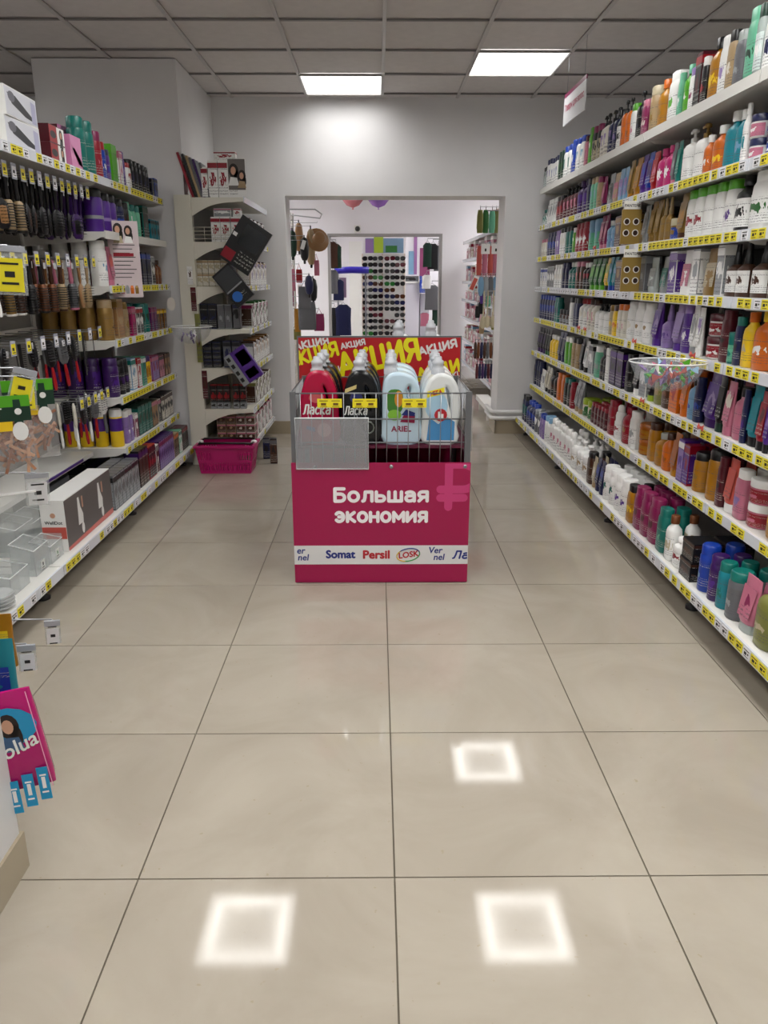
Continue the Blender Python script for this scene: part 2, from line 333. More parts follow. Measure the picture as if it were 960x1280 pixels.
vis = {(-1, 6.125): 'lit square ceiling light left of centre, nearest the far wall', (1, 5.525): 'lit square ceiling light to the right, above the hanging sign'}
for k, (lx, ly) in enumerate(LIGHTS):
    lb = 'square ceiling light above the aisle near the camera, out of the picture'
    if ly > 6.3: lb = 'lit square ceiling panel left of centre, closest to the far wall'
    elif lx > 0 and lx < 1.5 and ly > 5.5: lb = 'lit square ceiling panel on the right, above the hanging aisle sign'
    t = thing('ceiling_light', lb, 'ceiling light', (lx, ly, CZ), group='recessed ceiling panels')
    obj('frame', pfm, t); obj('diffuser', pdm, t)
# walls
def struct(name, mb, parent=None): return tag(mb.build(name, parent), kind='structure')
struct('wall_back', MB().bx(-3.7, -.759, 6.85, 7.2, 0, 2.9, WALL).bx(1.069, 3.7, 6.85, 7.2, 0, 2.9, WALL).bx(-.759, 1.069, 6.85, 7.2, 1.993, 2.9, WALL))
struct('wall_left', MB().bx(-3.8, -3.7, -3, 19, -.05, 3, WALL)); struct('wall_right', MB().bx(3.7, 3.8, -3, 19, -.05, 3, WALL)); struct('wall_near', MB().bx(-3.7, 3.7, -3.1, -3, -.05, 3, WALL))
struct('wall_pillar', MB().bx(-2.27, -1.325, 5.72, 6.85, 0, CZ, WALL))
# near pillar with tiled base
p_ = struct('wall_column', MB().bx(-1.6, -.84, .6, 1.51, 0, CZ, mat('white painted plaster', 'D8D8D8', .6)))
bt = mat('grey beige skirting tile', 'A89C86', .25)
struct('baseboard_column', MB().bx(-1.6, -.832, .6, 1.18, 0, .098, bt).bx(-1.6, -.832, 1.183, 1.518, 0, .098, bt))
struct('baseboard_back', MB().bx(1.062, 1.9, 6.838, 6.85, 0, .115, bt).bx(-1.32, -.752, 6.838, 6.85, 0, .115, bt).bx(1.058, 1.069, 6.838, 7.2, 0, .115, bt).bx(-.759, -.748, 6.838, 7.2, 0, .115, bt))
pw = mat('white painted pipe', 'E4E4E2', .3)
for z, nm, lb in ((.20, 'heating_pipe', 'upper white pipe wrapping the right foot of the doorway'), (.145, 'heating_pipe', 'lower white pipe wrapping the right foot of the doorway')):
    tag(MB().tube([(3.6, 6.81, z), (1.10, 6.81, z), (1.04, 6.815, z), (1.025, 6.84, z), (1.025, 7.2, z)], .017, pw, 10).build(nm), lb, 'pipe', 'pipes at the doorway foot')

# rooms beyond
W2 = mat('bright white wall', 'F0EEF4', .7)
struct('wall_second', MB().bx(-3.7, -.75, 12.4, 12.6, 0, 3, W2).bx(1.0, 3.7, 12.4, 12.6, 0, 3, W2).bx(-.75, 1.0, 12.4, 12.6, 1.99, 3, W2))
struct('wall_end', MB().bx(-3.7, 3.7, 18.5, 18.6, 0, 3, W2))
struct('ceiling_second', MB().bx(-3.7, 3.7, 7.2, 19, 2.9, 3, W2))
for lx, ly in ((-2.4, 8.6), (2.6, 8.6), (-2.4, 11), (2.6, 11), (-1.9, 13.6), (1.9, 13.6), (-2.4, 16.4), (2.4, 16.4)):  # panels added to brighten the rear rooms, kept out of sight
    t = thing('ceiling_light', 'square ceiling panel in a room behind the doorway, hidden by the lintel', 'ceiling light', (lx, ly, 2.895), group='panels of the rear rooms'); obj('frame', pfm, t); obj('diffuser', pdm2, t)

# ================================================================== PRODUCTS
KIND = dict(B=('bottle', 'bottle', 'bottle'), N=('bottle', 'narrow-neck bottle', 'bottle'), P=('pump_bottle', 'pump bottle', 'bottle'), C=('spray_can', 'spray can', 'can'), K=('spray_can', 'banded can', 'can'),
            T=('tube', 'standing tube', 'tube'), J=('jar', 'jar', 'jar'), X=('carton', 'carton', 'box'), S=('spray_bottle', 'spray bottle', 'bottle'), D=('pouch', 'standing pouch', 'pouch'), R=('lotion_bottle', 'rounded bottle', 'bottle'))
_pc = {}
def parts(kind, w, d, h, bc, cc, lc):
    """list of (part name, MB) in a frame with the front towards -y, base at z = 0"""
    k = (kind, w, d, h, bc, cc, lc)
    if k in _pc: return _pc[k]
    B, Cp, L = MB(), MB(), MB(); mb_, mc = pm(bc), pm(cc); ml = printmat(lc, bc if bc != lc else cc) if (kind in 'JDX' or (bc in ('br', 'bk', 'bu') and lc in ('wh', 'ow', 'cr'))) else printmat(bc, lc)
    a, e = w/2*.97, d/2*.97; A0, A1 = math.radians(195), math.radians(345); out = [('body', B)]
    def lab(z0, z1, p=2.6, g=1.02): L.lathe([(1, z0), (1, z1)], a*g, e*g, ml, p, 10, a0=A0, a1=A1); out.append(('label', L))
    if kind in 'BNPSR':
        p = 3.2 if kind == 'B' else 2.5
        if kind == 'B':
            zb = h*.82; B.lathe([(.9, 0), (1, .006), (1, zb*.8), (.97, zb*.93), (.86, zb)], a, e, mb_, p)
            Cp.lathe([(.84, zb), (.84, h*.985), (.78, h)], a, e, mc, p); lab(h*.12, h*.62, p); out.append(('cap', Cp))
        elif kind == 'R':
            zb = h*.8; B.lathe([(.86, 0), (1, .01), (1, zb*.45), (.88, zb*.72), (.92, zb*.85), (.8, zb*.97), (.6, zb)], a, e, mb_, 2.3)
            Cp.lathe([(.62, zb), (.66, zb+.004), (.62, h*.95), (.4, h)], a, e, mc, 2.1); lab(h*.1, h*.5, 2.3); out.append(('cap', Cp))
        elif kind == 'N':
            zb = h*.78; B.lathe([(.9, 0), (1, .006), (1, zb*.82), (.9, zb*.9), (.5, zb), (.4, h*.84)], a, e, mb_, p)
            r = min(a, e)*.62; Cp.lathe([(1, h*.82), (1, h*.99), (.85, h)], r, r, mc, 2); lab(h*.1, h*.6, p); out.append(('cap', Cp))
        elif kind == 'S':
            zb = h*.62; B.lathe([(.9, 0), (1, .006), (1, zb*.85), (.5, zb)], a, e, mb_, p)
            r = min(a, e)*.5; Cp.lathe([(1, zb), (1, h*.72), (.75, h*.8), (.55, h)], r, r, mc, 2); lab(h*.1, h*.5, p); out.append(('cap', Cp))
        else:
            zb = h*.74; B.lathe([(.9, 0), (1, .006), (1, zb*.86), (.8, zb*.95), (.4, zb)], a, e, mb_, p)
            r = min(a, e)*.42; Cp.lathe([(1, zb), (1, h*.83), (.4, h*.84), (.4, h*.92), (.9, h*.93), (.9, h*.98), (.6, h)], r, r, mc, 2, 12); Cp.box((-a*.45, 0, h*.955), (a*.95, .011, .010), mc)
            lab(h*.1, h*.56, p); out.append(('pump', Cp))
    elif kind == 'C':
        zb = h*.80; B.lathe([(.94, 0), (1, .004), (1, zb*.95), (.9, zb)], a, e, mb_, 2)
        Cp.lathe([(.93, zb), (.93, h*.97), (.8, h)], a, e, mc, 2); lab(h*.1, h*.66, 2, 1.012); out.append(('cap', Cp))
    elif kind == 'K':
        zb = h*.80; B.lathe([(.94, 0), (1, .004), (1, zb*.95), (.9, zb)], a, e, mb_, 2); Cp.lathe([(.93, zb), (.93, h*.97), (.8, h)], a, e, mc, 2)
        z0, z1 = (.42, .76) if bc == 'ye' else (.30, .38); L.lathe([(1.01, h*z0), (1.01, h*z1)], a, e, pm(lc), 2, 16, caps=False); out += [('band', L), ('cap', Cp)]
    elif kind == 'T':
        zb = h*.16; B.lathe([(.8, zb, 1), (.95, zb+.01, 1), (1, h*.4, .8), (1, h*.85, .22), (1, h, .06)], a, e, mb_, 2.2)
        Cp.lathe([(.86, 0), (.86, zb)], a, e*.95, mc, 2.2)
        L.add([(-a*.8, -e*.92, zb+.015), (a*.8, -e*.92, zb+.015), (a*.9, -e*.30, h*.85), (-a*.9, -e*.30, h*.85)], [(0, 1, 2, 3)], ml); out += [('cap', Cp)]
        B.add([(-a*.75, -e*.85-.002, zb+.02), (a*.75, -e*.85-.002, zb+.02), (a*.85, -e*.26-.003, h*.82), (-a*.85, -e*.26-.003, h*.82)], [(0, 1, 2, 3)], ml)
    elif kind == 'J':
        zb = h*.68; B.lathe([(.88, 0), (.97, .006), (.97, zb)], a, e, mb_, 2); Cp.lathe([(1, zb), (1, h*.97), (.93, h)], a, e, mc, 2); lab(h*.08, h*.6, 2, .985); out.append(('lid', Cp))
    elif kind == 'X':
        B.bx(-a, a, -e, e, 0, h, mb_)
        L.bx(-a*.94, a*.94, -e-.0012, -e, h*.04, h*.96, ml); L.bx(a, a+.001, -e*.9, e*.9, h*.06, h*.94, ml).bx(-a-.001, -a, -e*.9, e*.9, h*.06, h*.94, ml); out.append(('printed_face', L))
        Cp.bx(-a, a, -e-.0016, -e-.0012, h*.80, h*.94, mc).bx(-a-.0015, -a-.001, -e, e, h*.80, h*.94, mc).bx(a+.001, a+.0015, -e, e, h*.80, h*.94, mc); out.append(('colour_band', Cp))
    elif kind == 'D':
        B.lathe([(1, 0, .9), (1, h*.12, 1), (.96, h*.5, .7), (1, h*.9, .15), (1, h, .08)], a, e, mb_, 2.6)
        L.add([(-a*.8, -e*.9, h*.2), (a*.8, -e*.9, h*.2), (a*.8, -e*.55, h*.7), (-a*.8, -e*.55, h*.7)], [(0, 3, 2, 1)], ml); out.append(('label', L))
    _pc[k] = [(n, m) for n, m in out]; return _pc[k]
_mc = {}
def place(kind, w, d, h, bc, cc, lc, loc, rz, label, group, whole=False, name=None):
    kk = (kind, w, d, h, bc, cc, lc); ps = parts(*kk); nm, _, cat = KIND[kind]; nm = name or nm
    if whole:
        key = kk+('w',)
        if key not in _mc:
            q = MB()
            for _, p in ps: q.v, o = q.v+p.v, len(q.v); q.f += [tuple(i+o for i in f) for f in p.f]; q.m += p.m; q.sm += p.sm
            _mc[key] = q.mesh(nm)
        o = obj(nm, _mc[key], None, loc, rz); return tag(o, label, cat, group)
    t = thing(nm, label, cat, loc, rz, group)
    if kk not in _mc: _mc[kk] = [(n, p.mesh(n)) for n, p in ps]
    for n, m in _mc[kk]: obj(n, m, t)
    return t
DEPTHK = dict(B=.7, N=.85, P=.8, C=1, K=1, T=.6, J=1, X=.62, S=.75, D=.45, R=.7)
def shelf_row(side, X, z, start, spec, shelf, back=0, hmax=9, rot=0):
    """spec lines: end pixel column, kind, width cm, height cm, body, cap, label [, stack]; items stand in one line on the shelf"""
    Xf = side*(X+.025); items = []; p0 = start
    for ln in spec.strip().split('\n'):
        for it in ln.split(','):
            q = it.split()
            if not q: continue
            p1 = float(q[0]); kind = q[1]; w = float(q[2])/100; h = min(float(q[3])/100, hmax); bc, cc, lc = q[4:7]; st = int(q[7]) if len(q) > 7 else 1
            ya, yb = yof(p0, side*(X+.035), z), yof(p1, side*(X+.035), z); p0 = p1
            span = abs(yb-ya); n = max(1, round(span/(w*1.38))); items.append((kind, w, h, bc, cc, lc, st, ya, yb, n))
    names = {}
    for it in items: k = (it[0], it[3], it[4]); names[k] = names.get(k, 0)+1
    used = set()
    for ii, (kind, w, h, bc, cc, lc, st, ya, yb, n) in enumerate(items):
        w = min(w*1.3, abs(yb-ya)/n*.955)
        w = round(w, 4); d = round(max(.02, w*DEPTHK[kind]), 4) if kind != 'X' else round(min(.12, max(.04, w*1.1)), 4)
        noun = KIND[kind][1]; cat = KIND[kind][2]
        ph = f'{CN[bc]} {noun}'+(f', {CN[cc]} cap' if kind in 'BNCKTRS' and cc != bc else f', {CN[cc]} pump' if kind == 'P' else f', {CN[cc]} lid' if kind == 'J' else f', {CN[cc]} band' if kind == 'X' and cc != bc else '')
        if names[(kind, bc, cc)] > 1:
            for nb in ([items[ii-1]] if ii else [])+([items[ii+1]] if ii+1 < len(items) else []):
                p2 = ph+f' by {CN[nb[3]]} {KIND[nb[0]][2]}'
                if p2 not in used: break
            else: p2 = ph+f' by {CN[items[ii-1][3]]}-{CN[items[ii-1][4]]} {KIND[items[ii-1][0]][2]}'
            ph = p2; used.add(ph)
        for b in range(1+back):
            for k in range(n):
                yc = ya+(yb-ya)*(k+.5)/n
                if b and (yc > 5.2 or (b > 1 and yc > 4.62)): continue
                for s in range(st):
                    kf = n-k if (yb < ya) else k+1
                    o_ = f'{ORD[kf]} of {NUM[n]}' if n > 1 else ''
                    lb = ph+(', '+o_ if o_ else '')+(f', level {NUM[s+1]}' if st > 1 else '')+(['', ', second row', ', third row', ', fourth row', ', fifth row'][b])+', '+shelf
                    xc = Xf+side*(d/2+b*(max(d, .05)+.012)+random.uniform(0, .006))
                    if abs(xc)+d/2 > (1.835 if side > 0 else 1.895): continue
                    hh = h
                    rz = -side*math.pi/2+random.uniform(-.05, .05)*(kind != 'X')
                    place(kind, w, d, hh, bc, cc, lc, (xc, yc, z+.001+s*(h+.0005)), rz, lb, (f'{CN[bc]} {noun}s, {shelf}' if n*st > 1 or back else None), whole=(yc > 4.9 or b > 0))

# ------------------------------------------------------------------ shelving
TAGS = []
def gondola(side, X, XB, zb, name, label, secs, backx, ztop, bcol='8E8D88'):
    """secs: list of (y0, y1, [shelf heights]); the front edge is at |x| = X"""
    t = thing(name, label, 'shelving unit'); s = side
    for (y0, y1, zs, tagk) in secs:
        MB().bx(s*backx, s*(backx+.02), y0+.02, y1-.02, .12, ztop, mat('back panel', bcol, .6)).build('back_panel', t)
        for k, z in enumerate(zs):
            m = MB().bx(s*(X+.004), s*backx, y0+.004, y1-.004, z-.028, z, WHITE)
            for yy in (y0+.006, y1-.006): m.prism([(s*(X+.02), z-.028), (s*(X+.06), z-.045), (s*(backx-.01), z-.075), (s*(backx-.01), z-.028)], yy-.0015, yy+.0015, WHITE)
            sh = m.build('shelf', t)
            plain = tagk[k] == 'n'
            MB().bx(s*(X-.004), s*(X+.0035), y0+.004, y1-.004, z-.036, z+.006, WHITE if plain else RAILM).build('price_rail', sh)
            if not plain:
                y = y0+.02
                while y < y1-.06:
                    if random.random() < .9: TAGS.append((t, sh, (s*(X-.0045), y+.03, z-.015), s, 0 if random.random() < {'y': .85, 'w': .25, 'm': .6}[tagk[k]] else 1))
                    y += .056 if random.random() < .8 else .075
        bm = MB().bx(s*(XB+.004), s*backx, y0+.004, y1-.004, zb-.03, zb, WHITE)
        sh = bm.build('base_shelf', t)
        MB().bx(s*(XB-.004), s*(XB+.0035), y0+.004, y1-.004, zb-.04, zb+.006, RAILM).build('price_rail', sh)
        y = y0+.02
        while y < y1-.06:
            if random.random() < .85: TAGS.append((t, sh, (s*(XB-.0045), y+.03, zb-.017), s, 0 if random.random() < .55 else 1))
            y += .056 if random.random() < .7 else .09
    ys = sorted({a for q in secs for a in q[:2]})
    for y in ys:
        MB().bx(s*(backx-.01), s*(backx+.03), y-.02, y+.02, 0.03, ztop, WHITE).build('upright', t)
        f = MB().bx(s*(XB+.07), s*backx, y-.015, y+.015, .045, zb-.031, WHITE).build('foot_bracket', t)
        MB().lathe([(1, 0), (1, .014), (.5, .02), (.3, .046)], .03, .03, BLACK, 2, 14, c=(s*(XB+.10), y)).build('levelling_foot', f)
    return t
RZ = [2.03, 1.747, 1.505, 1.268, 1.02, .745, .458]
rs = [(1.74, 2.99), (2.99, 4.21), (4.21, 5.51), (5.51, 6.77)]
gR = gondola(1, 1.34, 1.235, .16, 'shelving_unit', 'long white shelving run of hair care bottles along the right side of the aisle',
        [(a, b_, RZ, ['n', 'm', 'y' if a < 4 else 'm', 'y' if a < 4 else 'w', 'y', 'y', 'y']) for a, b_ in rs], 1.84, 2.03, '4C4C4C')  # dark back panel: the shade in gaps between bottles is put into its colour
LZ = [1.85, 1.58, 1.298, 1.005, .685, .395]
gL = gondola(-1, 1.455, 1.36, .148, 'shelving_unit', 'long white shelving run with hooks and shelves along the left side of the aisle',
        [(1.86, 3.12, [1.85], ['m']), (3.12, 4.38, [1.85], ['m']), (4.38, 5.64, LZ, ['y', 'n', 'y', 'y', 'y', 'y'])], 1.90, 2.02)
def tagmesh(m):
    q = MB().box((0, -.001, 0), (.05, .0016, .034), m)
    q.box((.0, -.002, .010), (.038, .0006, .003), INK).box((-.006, -.002, -.002), (.016, .0006, .010), INK).box((.012, -.002, .0), (.008, .0006, .006), INK).box((0, -.002, -.012), (.03, .0006, .002), INK)
    return q
TM = [tagmesh(YEL).mesh('price_tag'), tagmesh(WTAG).mesh('price_tag')]
TAGS.sort(key=lambda q: q[2][1]); cnt = {gR: 0, gL: 0}; rest = {}
for (g, sh, p, s, c) in TAGS:
    if p[1] < 1.7: continue
    if cnt[g] < 290: cnt[g] += 1; obj('price_tag', TM[c], sh, p, -s*math.pi/2)
    else: rest.setdefault(g, []).append((p, s, c))
for g, L_ in rest.items():
    q = MB()
    for p, s, c in L_:
        tm = tagmesh([YEL, WTAG][c]); mx = Matrix.Translation(p) @ Matrix.Rotation(-s*math.pi/2, 4, 'Z')
        for v in tm.v: q.v.append(tuple(mx @ Vector(v)))
        o = len(q.v)-len(tm.v); q.f += [tuple(i+o for i in f) for f in tm.f]; q.m += tm.m; q.sm += tm.sm
    tag(q.build('price_tag', g), kind='stuff')

RS = {}
RS[1] = '''683 B 6 17 cl bk si, 688 B 7 21 wh nv li, 697 B 7 20 wh nv bl, 703 B 6 21 dg dg gn
712 B 8 22 wh bl te, 718 B 7 23 bl bl wh, 728 B 8 22 wh bl lb, 733 B 6 20 pk bu mg
739 B 7 23 lg lg wh, 748 B 7 22 bk mg cr, 757 P 7 25 ow bk li, 768 P 7 25 nv bk li, 774 N 6 22 bk bk wh
784 P 6 25 og bk am, 792 B 6 20 wh lg pk, 800 P 6 24 bk bk nv, 806 B 6 18 mg pk ow, 818 C 7 22 be cr go
829 N 7 22 oc og go, 845 B 9 22 wh wh lg, 850 B 5 19 mi mi wh, 858 N 6 21 lg mi wh, 866 B 5 18 wh li mg
874 X 6 22 bu rd bk, 880 B 5 19 bk wh rd, 893 N 7 24 oc bk ye, 904 B 6 22 wh wh li, 913 B 6 22 be bk ow
925 B 6 20 gy cl si, 939 B 8 25 mi mi dg, 948 B 6 24 cl dg wh, 960 N 7 24 wh dg nv, 985 N 9 25 mi dg wh'''
RS[2] = '''683 N 6 13 cl te te, 695 T 7 19 wh wh si, 702 B 7 18 bu bk rd, 720 P 8 22 bu bk pk, 731 N 8 22 pu pu vi
736 B 7 21 nv bk bk, 745 B 8 20 mi be lb, 749 B 7 19 be mg go, 756 T 6 18 mg pu pk, 765 D 8 18 si pu bk, 771 D 7 17 be pu pk
782 D 7 18 lb mg li, 788 T 7 20 go oc oc, 797 T 7 20 oc oc go, 804 T 7 20 vi vi bl, 811 T 7 20 bl vi pu, 818 T 6 19 rd rd pk
836 N 9 19 hp hp wh, 841 T 6 19 gy pk si, 847 T 6 19 te te mi, 862 P 8 22 wh wh wh, 876 P 8 22 wh go wh
884 N 6 16 og wh wh, 900 N 7 18 og wh ye, 914 N 8 21 tq wh tq, 924 N 7 20 tq wh lb, 930 N 6 21 wh wh tq
944 J 9 8 wh nv pk 2, 975 J 11 8 wh nv bl 2'''
RS[3] = '''683 B 6 14 ow pk wh, 693 B 7 18 nv nv bl, 699 B 7 18 li li wh, 705 B 7 19 wh bk ow, 714 B 7 19 te bk gn
718 B 6 17 lg wh wh, 732 B 8 19 cn cn wh, 747 J 11 19 lb lb mi, 757 T 7 20 mg pk pk, 768 N 7 16 lb wh bl
792 X 8 17 br go br, 800 J 6 11 be go be, 807 T 6 19 si si gy, 822 T 7 20 go go be, 834 S 6 20 go be go, 843 J 7 10 go cr bl, 853 T 7 20 go br oc
875 B 8 20 wh lg cn, 900 B 9 20 wh lg wh, 913 B 9 20 wh lg vi, 929 N 8 21 bk bk wh, 955 B 11 22 wh wh gn, 985 B 11 22 wh lg bl'''
RS[4] = '''684 X 6 15 wh bl wh, 693 X 6 16 wh si gy, 701 B 6 17 wh wh ow, 709 B 7 18 nv nv bk, 718 N 7 18 te wh si, 727 B 7 18 br pk co
735 N 7 17 bk wh cn, 752 T 8 19 gn lg lg, 759 T 7 19 ye bk lm, 768 T 7 19 tq bl lb, 792 X 8 17 br go br, 799 X 6 13 go bk be
806 X 6 18 si si gy, 820 D 8 17 cl go si, 833 D 8 17 si be te, 846 X 7 19 wh li vi, 863 D 8 19 wh co pk, 873 X 6 19 si wh wh
893 D 9 19 go te cr, 902 X 6 20 wh wh si, 929 S 8 20 br bk wh, 955 S 8 21 br bk wh, 985 S 8 20 br bk ow'''
RS[5] = '''692 B 7 19 nv bl bl, 698 B 6 18 te te nv, 710 J 8 10 br bk si, 715 B 6 19 wh bk wh, 722 B 7 19 nv bk nv, 732 N 8 19 wh rd ow
742 N 8 19 ow br pk, 758 P 8 17 wh bk wh, 764 C 6 17 cr go ye, 770 B 6 17 ye br og, 780 B 7 18 ow og pk, 790 B 8 20 wh wh ow
811 B 8 20 wh wh go, 822 T 8 21 vi vi li, 834 S 7 20 li li vi, 850 T 8 21 li vi li, 858 B 7 21 vi li wh, 866 T 6 21 wh si si
873 T 6 20 wh wh li, 897 J 10 9 wh bu cn 2, 907 B 7 20 bu bu bk, 914 J 7 12 te te mi, 922 B 6 18 nv te bk
934 N 7 20 ye og cr, 953 N 9 21 og ye wh, 985 J 11 14 oc og ye'''
RS[6] = '''680 T 7 20 bk pu pu, 686 T 7 20 bk gn dg, 696 N 6 17 ye wh ye, 704 T 8 21 nv nv bk, 713 B 7 19 lg wh lg, 722 B 7 20 be bk go
727 T 7 21 bk bk gy, 734 T 7 20 wh bk si, 741 X 7 19 wh bk si, 748 B 7 19 mi wh si, 757 N 7 18 bk gy nv, 761 X 7 20 wh wh wh, 778 X 9 20 bk vi pu, 788 B 7 20 bk bk gy
798 T 8 21 bk wh bk, 807 X 8 20 wh wh si, 813 T 7 18 bk lm dg, 825 B 7 18 ol ol be, 834 B 7 17 br tn bz, 848 X 8 20 og rd og
856 T 7 20 og og am, 865 N 7 18 lb bk bl, 872 B 6 19 nv nv bl, 891 T 11 22 vi pu li, 899 T 8 22 bk dg bk, 910 T 8 21 pk pk ow
924 N 9 20 pk bk pk, 929 B 6 20 nv nv vi, 941 T 9 22 tq bk tq, 952 T 8 21 cn bk bu, 958 T 7 20 vi bk li, 985 T 10 21 cn wh cn'''
RS[7] = '''675 B 8 21 nv nv bk, 680 D 7 16 wh nv wh, 687 T 7 20 ow bk cr, 695 N 7 19 bk bk br, 704 B 7 20 og og og, 711 B 7 19 bk te dg, 716 B 6 18 cn cn bu
726 T 8 21 si be gy, 738 J 9 12 ow lm gn, 757 B 5 13 bu cn bk, 766 B 8 20 cn cn bu, 773 R 7 19 wh wh cn, 784 N 8 20 cn cn go, 792 B 7 20 wh wh si
806 J 10 8 am am oc 2, 815 B 7 19 oc br go, 825 N 8 16 oc cl go, 833 N 8 18 og br am, 846 T 7 20 am oc am, 853 X 7 19 vi wh li
860 X 6 18 cn cn vi, 875 C 7 17 oc bk go, 892 C 8 21 oc bk oc, 900 B 6 20 bu bu bk, 912 T 8 21 co wh co, 925 B 8 19 pk wh li
944 J 10 9 pk wh cn 2, 985 R 12 22 oc og ye'''
RS[8] = '''657 B 8 22 nv bk te, 667 N 8 20 nv bl bl, 674 C 7 18 gy si wh, 679 B 6 18 li bl vi, 686 C 7 19 wh lb wh, 712 R 8 21 wh wh pk
732 P 9 20 wh wh be, 738 B 7 19 br bk br, 742 T 6 18 cr be ow, 752 T 8 19 nv nv bl, 765 C 7 19 wh wh te, 780 C 7 19 wh wh vi
789 B 7 19 oc bk ye, 816 B 8 21 mg mg bu, 829 B 7 20 te te mi, 837 N 6 20 wh bz cr, 848 N 7 13 wh wh cn
866 X 9 8 bk br bk 2, 880 C 6 19 bl bl lb, 890 C 6 18 pu pu vi, 900 C 6 18 tq te te, 917 C 7 18 gy te si
935 T 10 20 pk cl mg, 957 P 11 24 ol wh cr, 975 C 7 20 bl bl rd, 1000 C 7 20 bl bl lb'''
GAP = {1: 1.0, 2: .245, 3: .205, 4: .2, 5: .21, 6: .235, 7: .25, 8: .26}
SN = {1: 'top right shelf', 2: 'second right shelf', 3: 'third right shelf', 4: 'fourth right shelf', 5: 'fifth right shelf', 6: 'sixth right shelf', 7: 'seventh right shelf', 8: 'bottom right shelf'}
for i in range(1, 8): shelf_row(1, 1.34, RZ[i-1], {1: 679, 2: 677, 3: 676, 4: 676, 5: 674, 6: 671, 7: 667}[i], RS[i], SN[i], back=1 if i >= 6 else 0, hmax=GAP[i]-.002)
shelf_row(1, 1.235, .16, 652, RS[8], SN[8], back=1, hmax=.255)

# gold display cards with four round windows, on the third and fourth right shelves
GOLD = mat('gold card', '9C8142', .35, .35)
for k, (z, wd) in enumerate(((1.511, 'third'), (1.274, 'fourth'))):
    y = yof(779, 1.28, z+.08)
    t = thing('display_card', f'gold display card with four round windows clipped to the {wd} right shelf', 'display', (1.318, y, z), 0, 'gold hair care display cards')
    Bd = MB().box((-.0, 0, .085), (.10, .012, .17), GOLD); Bd.box((.0, 0, .19), (.085, .014, .04), mat('white card', 'E6E4DE', .4)); Bd.build('card', t)
    for a_ in (-.024, .024):
        for zz in (.055, .11):
            hole = MB(); hole.lathe([(1, 0), (1, .002)], .017, .017, mat('white card', 'E6E4DE', .4), 2, 18, mx=Matrix.Translation((a_, -.0062, zz)) @ Matrix.Rotation(math.pi/2, 4, 'X'))
            hole.lathe([(1, 0), (1, .003)], .012, .013, mat('brown swatch', '2A1712', .3), 2, 18, mx=Matrix.Translation((a_, -.0064, zz)) @ Matrix.Rotation(math.pi/2, 4, 'X'))
            hole.build('window_disc', t)
    text('PANTENE', .019, INK, t, (0, -.0078, .187), bold=.0003)
# ------------------------------------------------------------------ left far section
LS = {}
LS[1] = '''114 C 7 27 te te te, 125 C 7 27 te te te, 131 C 6 24 cn mg pk, 136 C 5 20 bl rd wh, 140 B 5 17 vi nv bl
150 X 7 21 lg lg lg, 154 X 5 19 pk pk wh, 160 C 6 20 vi vi li, 165 B 6 15 wh rd rd, 189 C 6 18 bk bk nv, 193 X 4 12 nv bk bk, 198 X 6 13 bl nv bl'''
LS[2] = '''137 K 8 22 vi bk si, 145 K 7 21 vi bk li, 157 C 7 20 nv bk bl, 162 C 6 19 bk bk br, 168 N 6 20 mi mi wh, 180 C 6 19 mi te mi, 192 X 9 20 te dg bk, 206 X 5 13 tq bk tq'''
LS[3] = '''136 C 7 24 wh wh lb, 142 T 6 21 pk pk co, 147 B 5 20 bl vi nv, 160 C 6 20 si bk pk, 173 T 6 16 pk pk hp, 188 X 7 20 bk bl nv, 195 X 6 18 wh si bk, 206 N 6 16 bz br tn'''
LS[4] = '''122 C 7 22 go be br, 150 X 8 22 be go tn, 158 C 6 20 be go go, 165 X 6 17 hp pk mg, 175 X 5 16 wh rd bk, 186 C 6 18 te te dg, 194 X 6 15 mg mg pu, 207 X 5 13 oc ye br'''
LS[5] = '''150 C 7 22 pu pu vi, 157 C 6 20 bk bk pu, 167 X 7 19 lb te wh, 172 X 6 18 rd rd wh, 180 X 6 18 mi wh te, 187 C 5 17 ye pu oc, 197 X 6 16 mg pk li, 204 X 6 15 br bk pk, 212 X 5 15 bk br tn'''
LS[6] = '''156 K 6 22 ye wh vi, 162 B 7 19 li wh wh, 168 X 5 15 wh wh mg, 186 X 6 18 dg te te, 194 X 5 17 bk pk tn, 199 X 5 16 ow pk bk, 215 X 6 17 bk br ow'''
LSN = ['', 'top left shelf', 'second left shelf', 'third left shelf', 'fourth left shelf', 'fifth left shelf', 'sixth left shelf']
shelf_row(-1, 1.455, LZ[0], 104, LS[1], LSN[1])
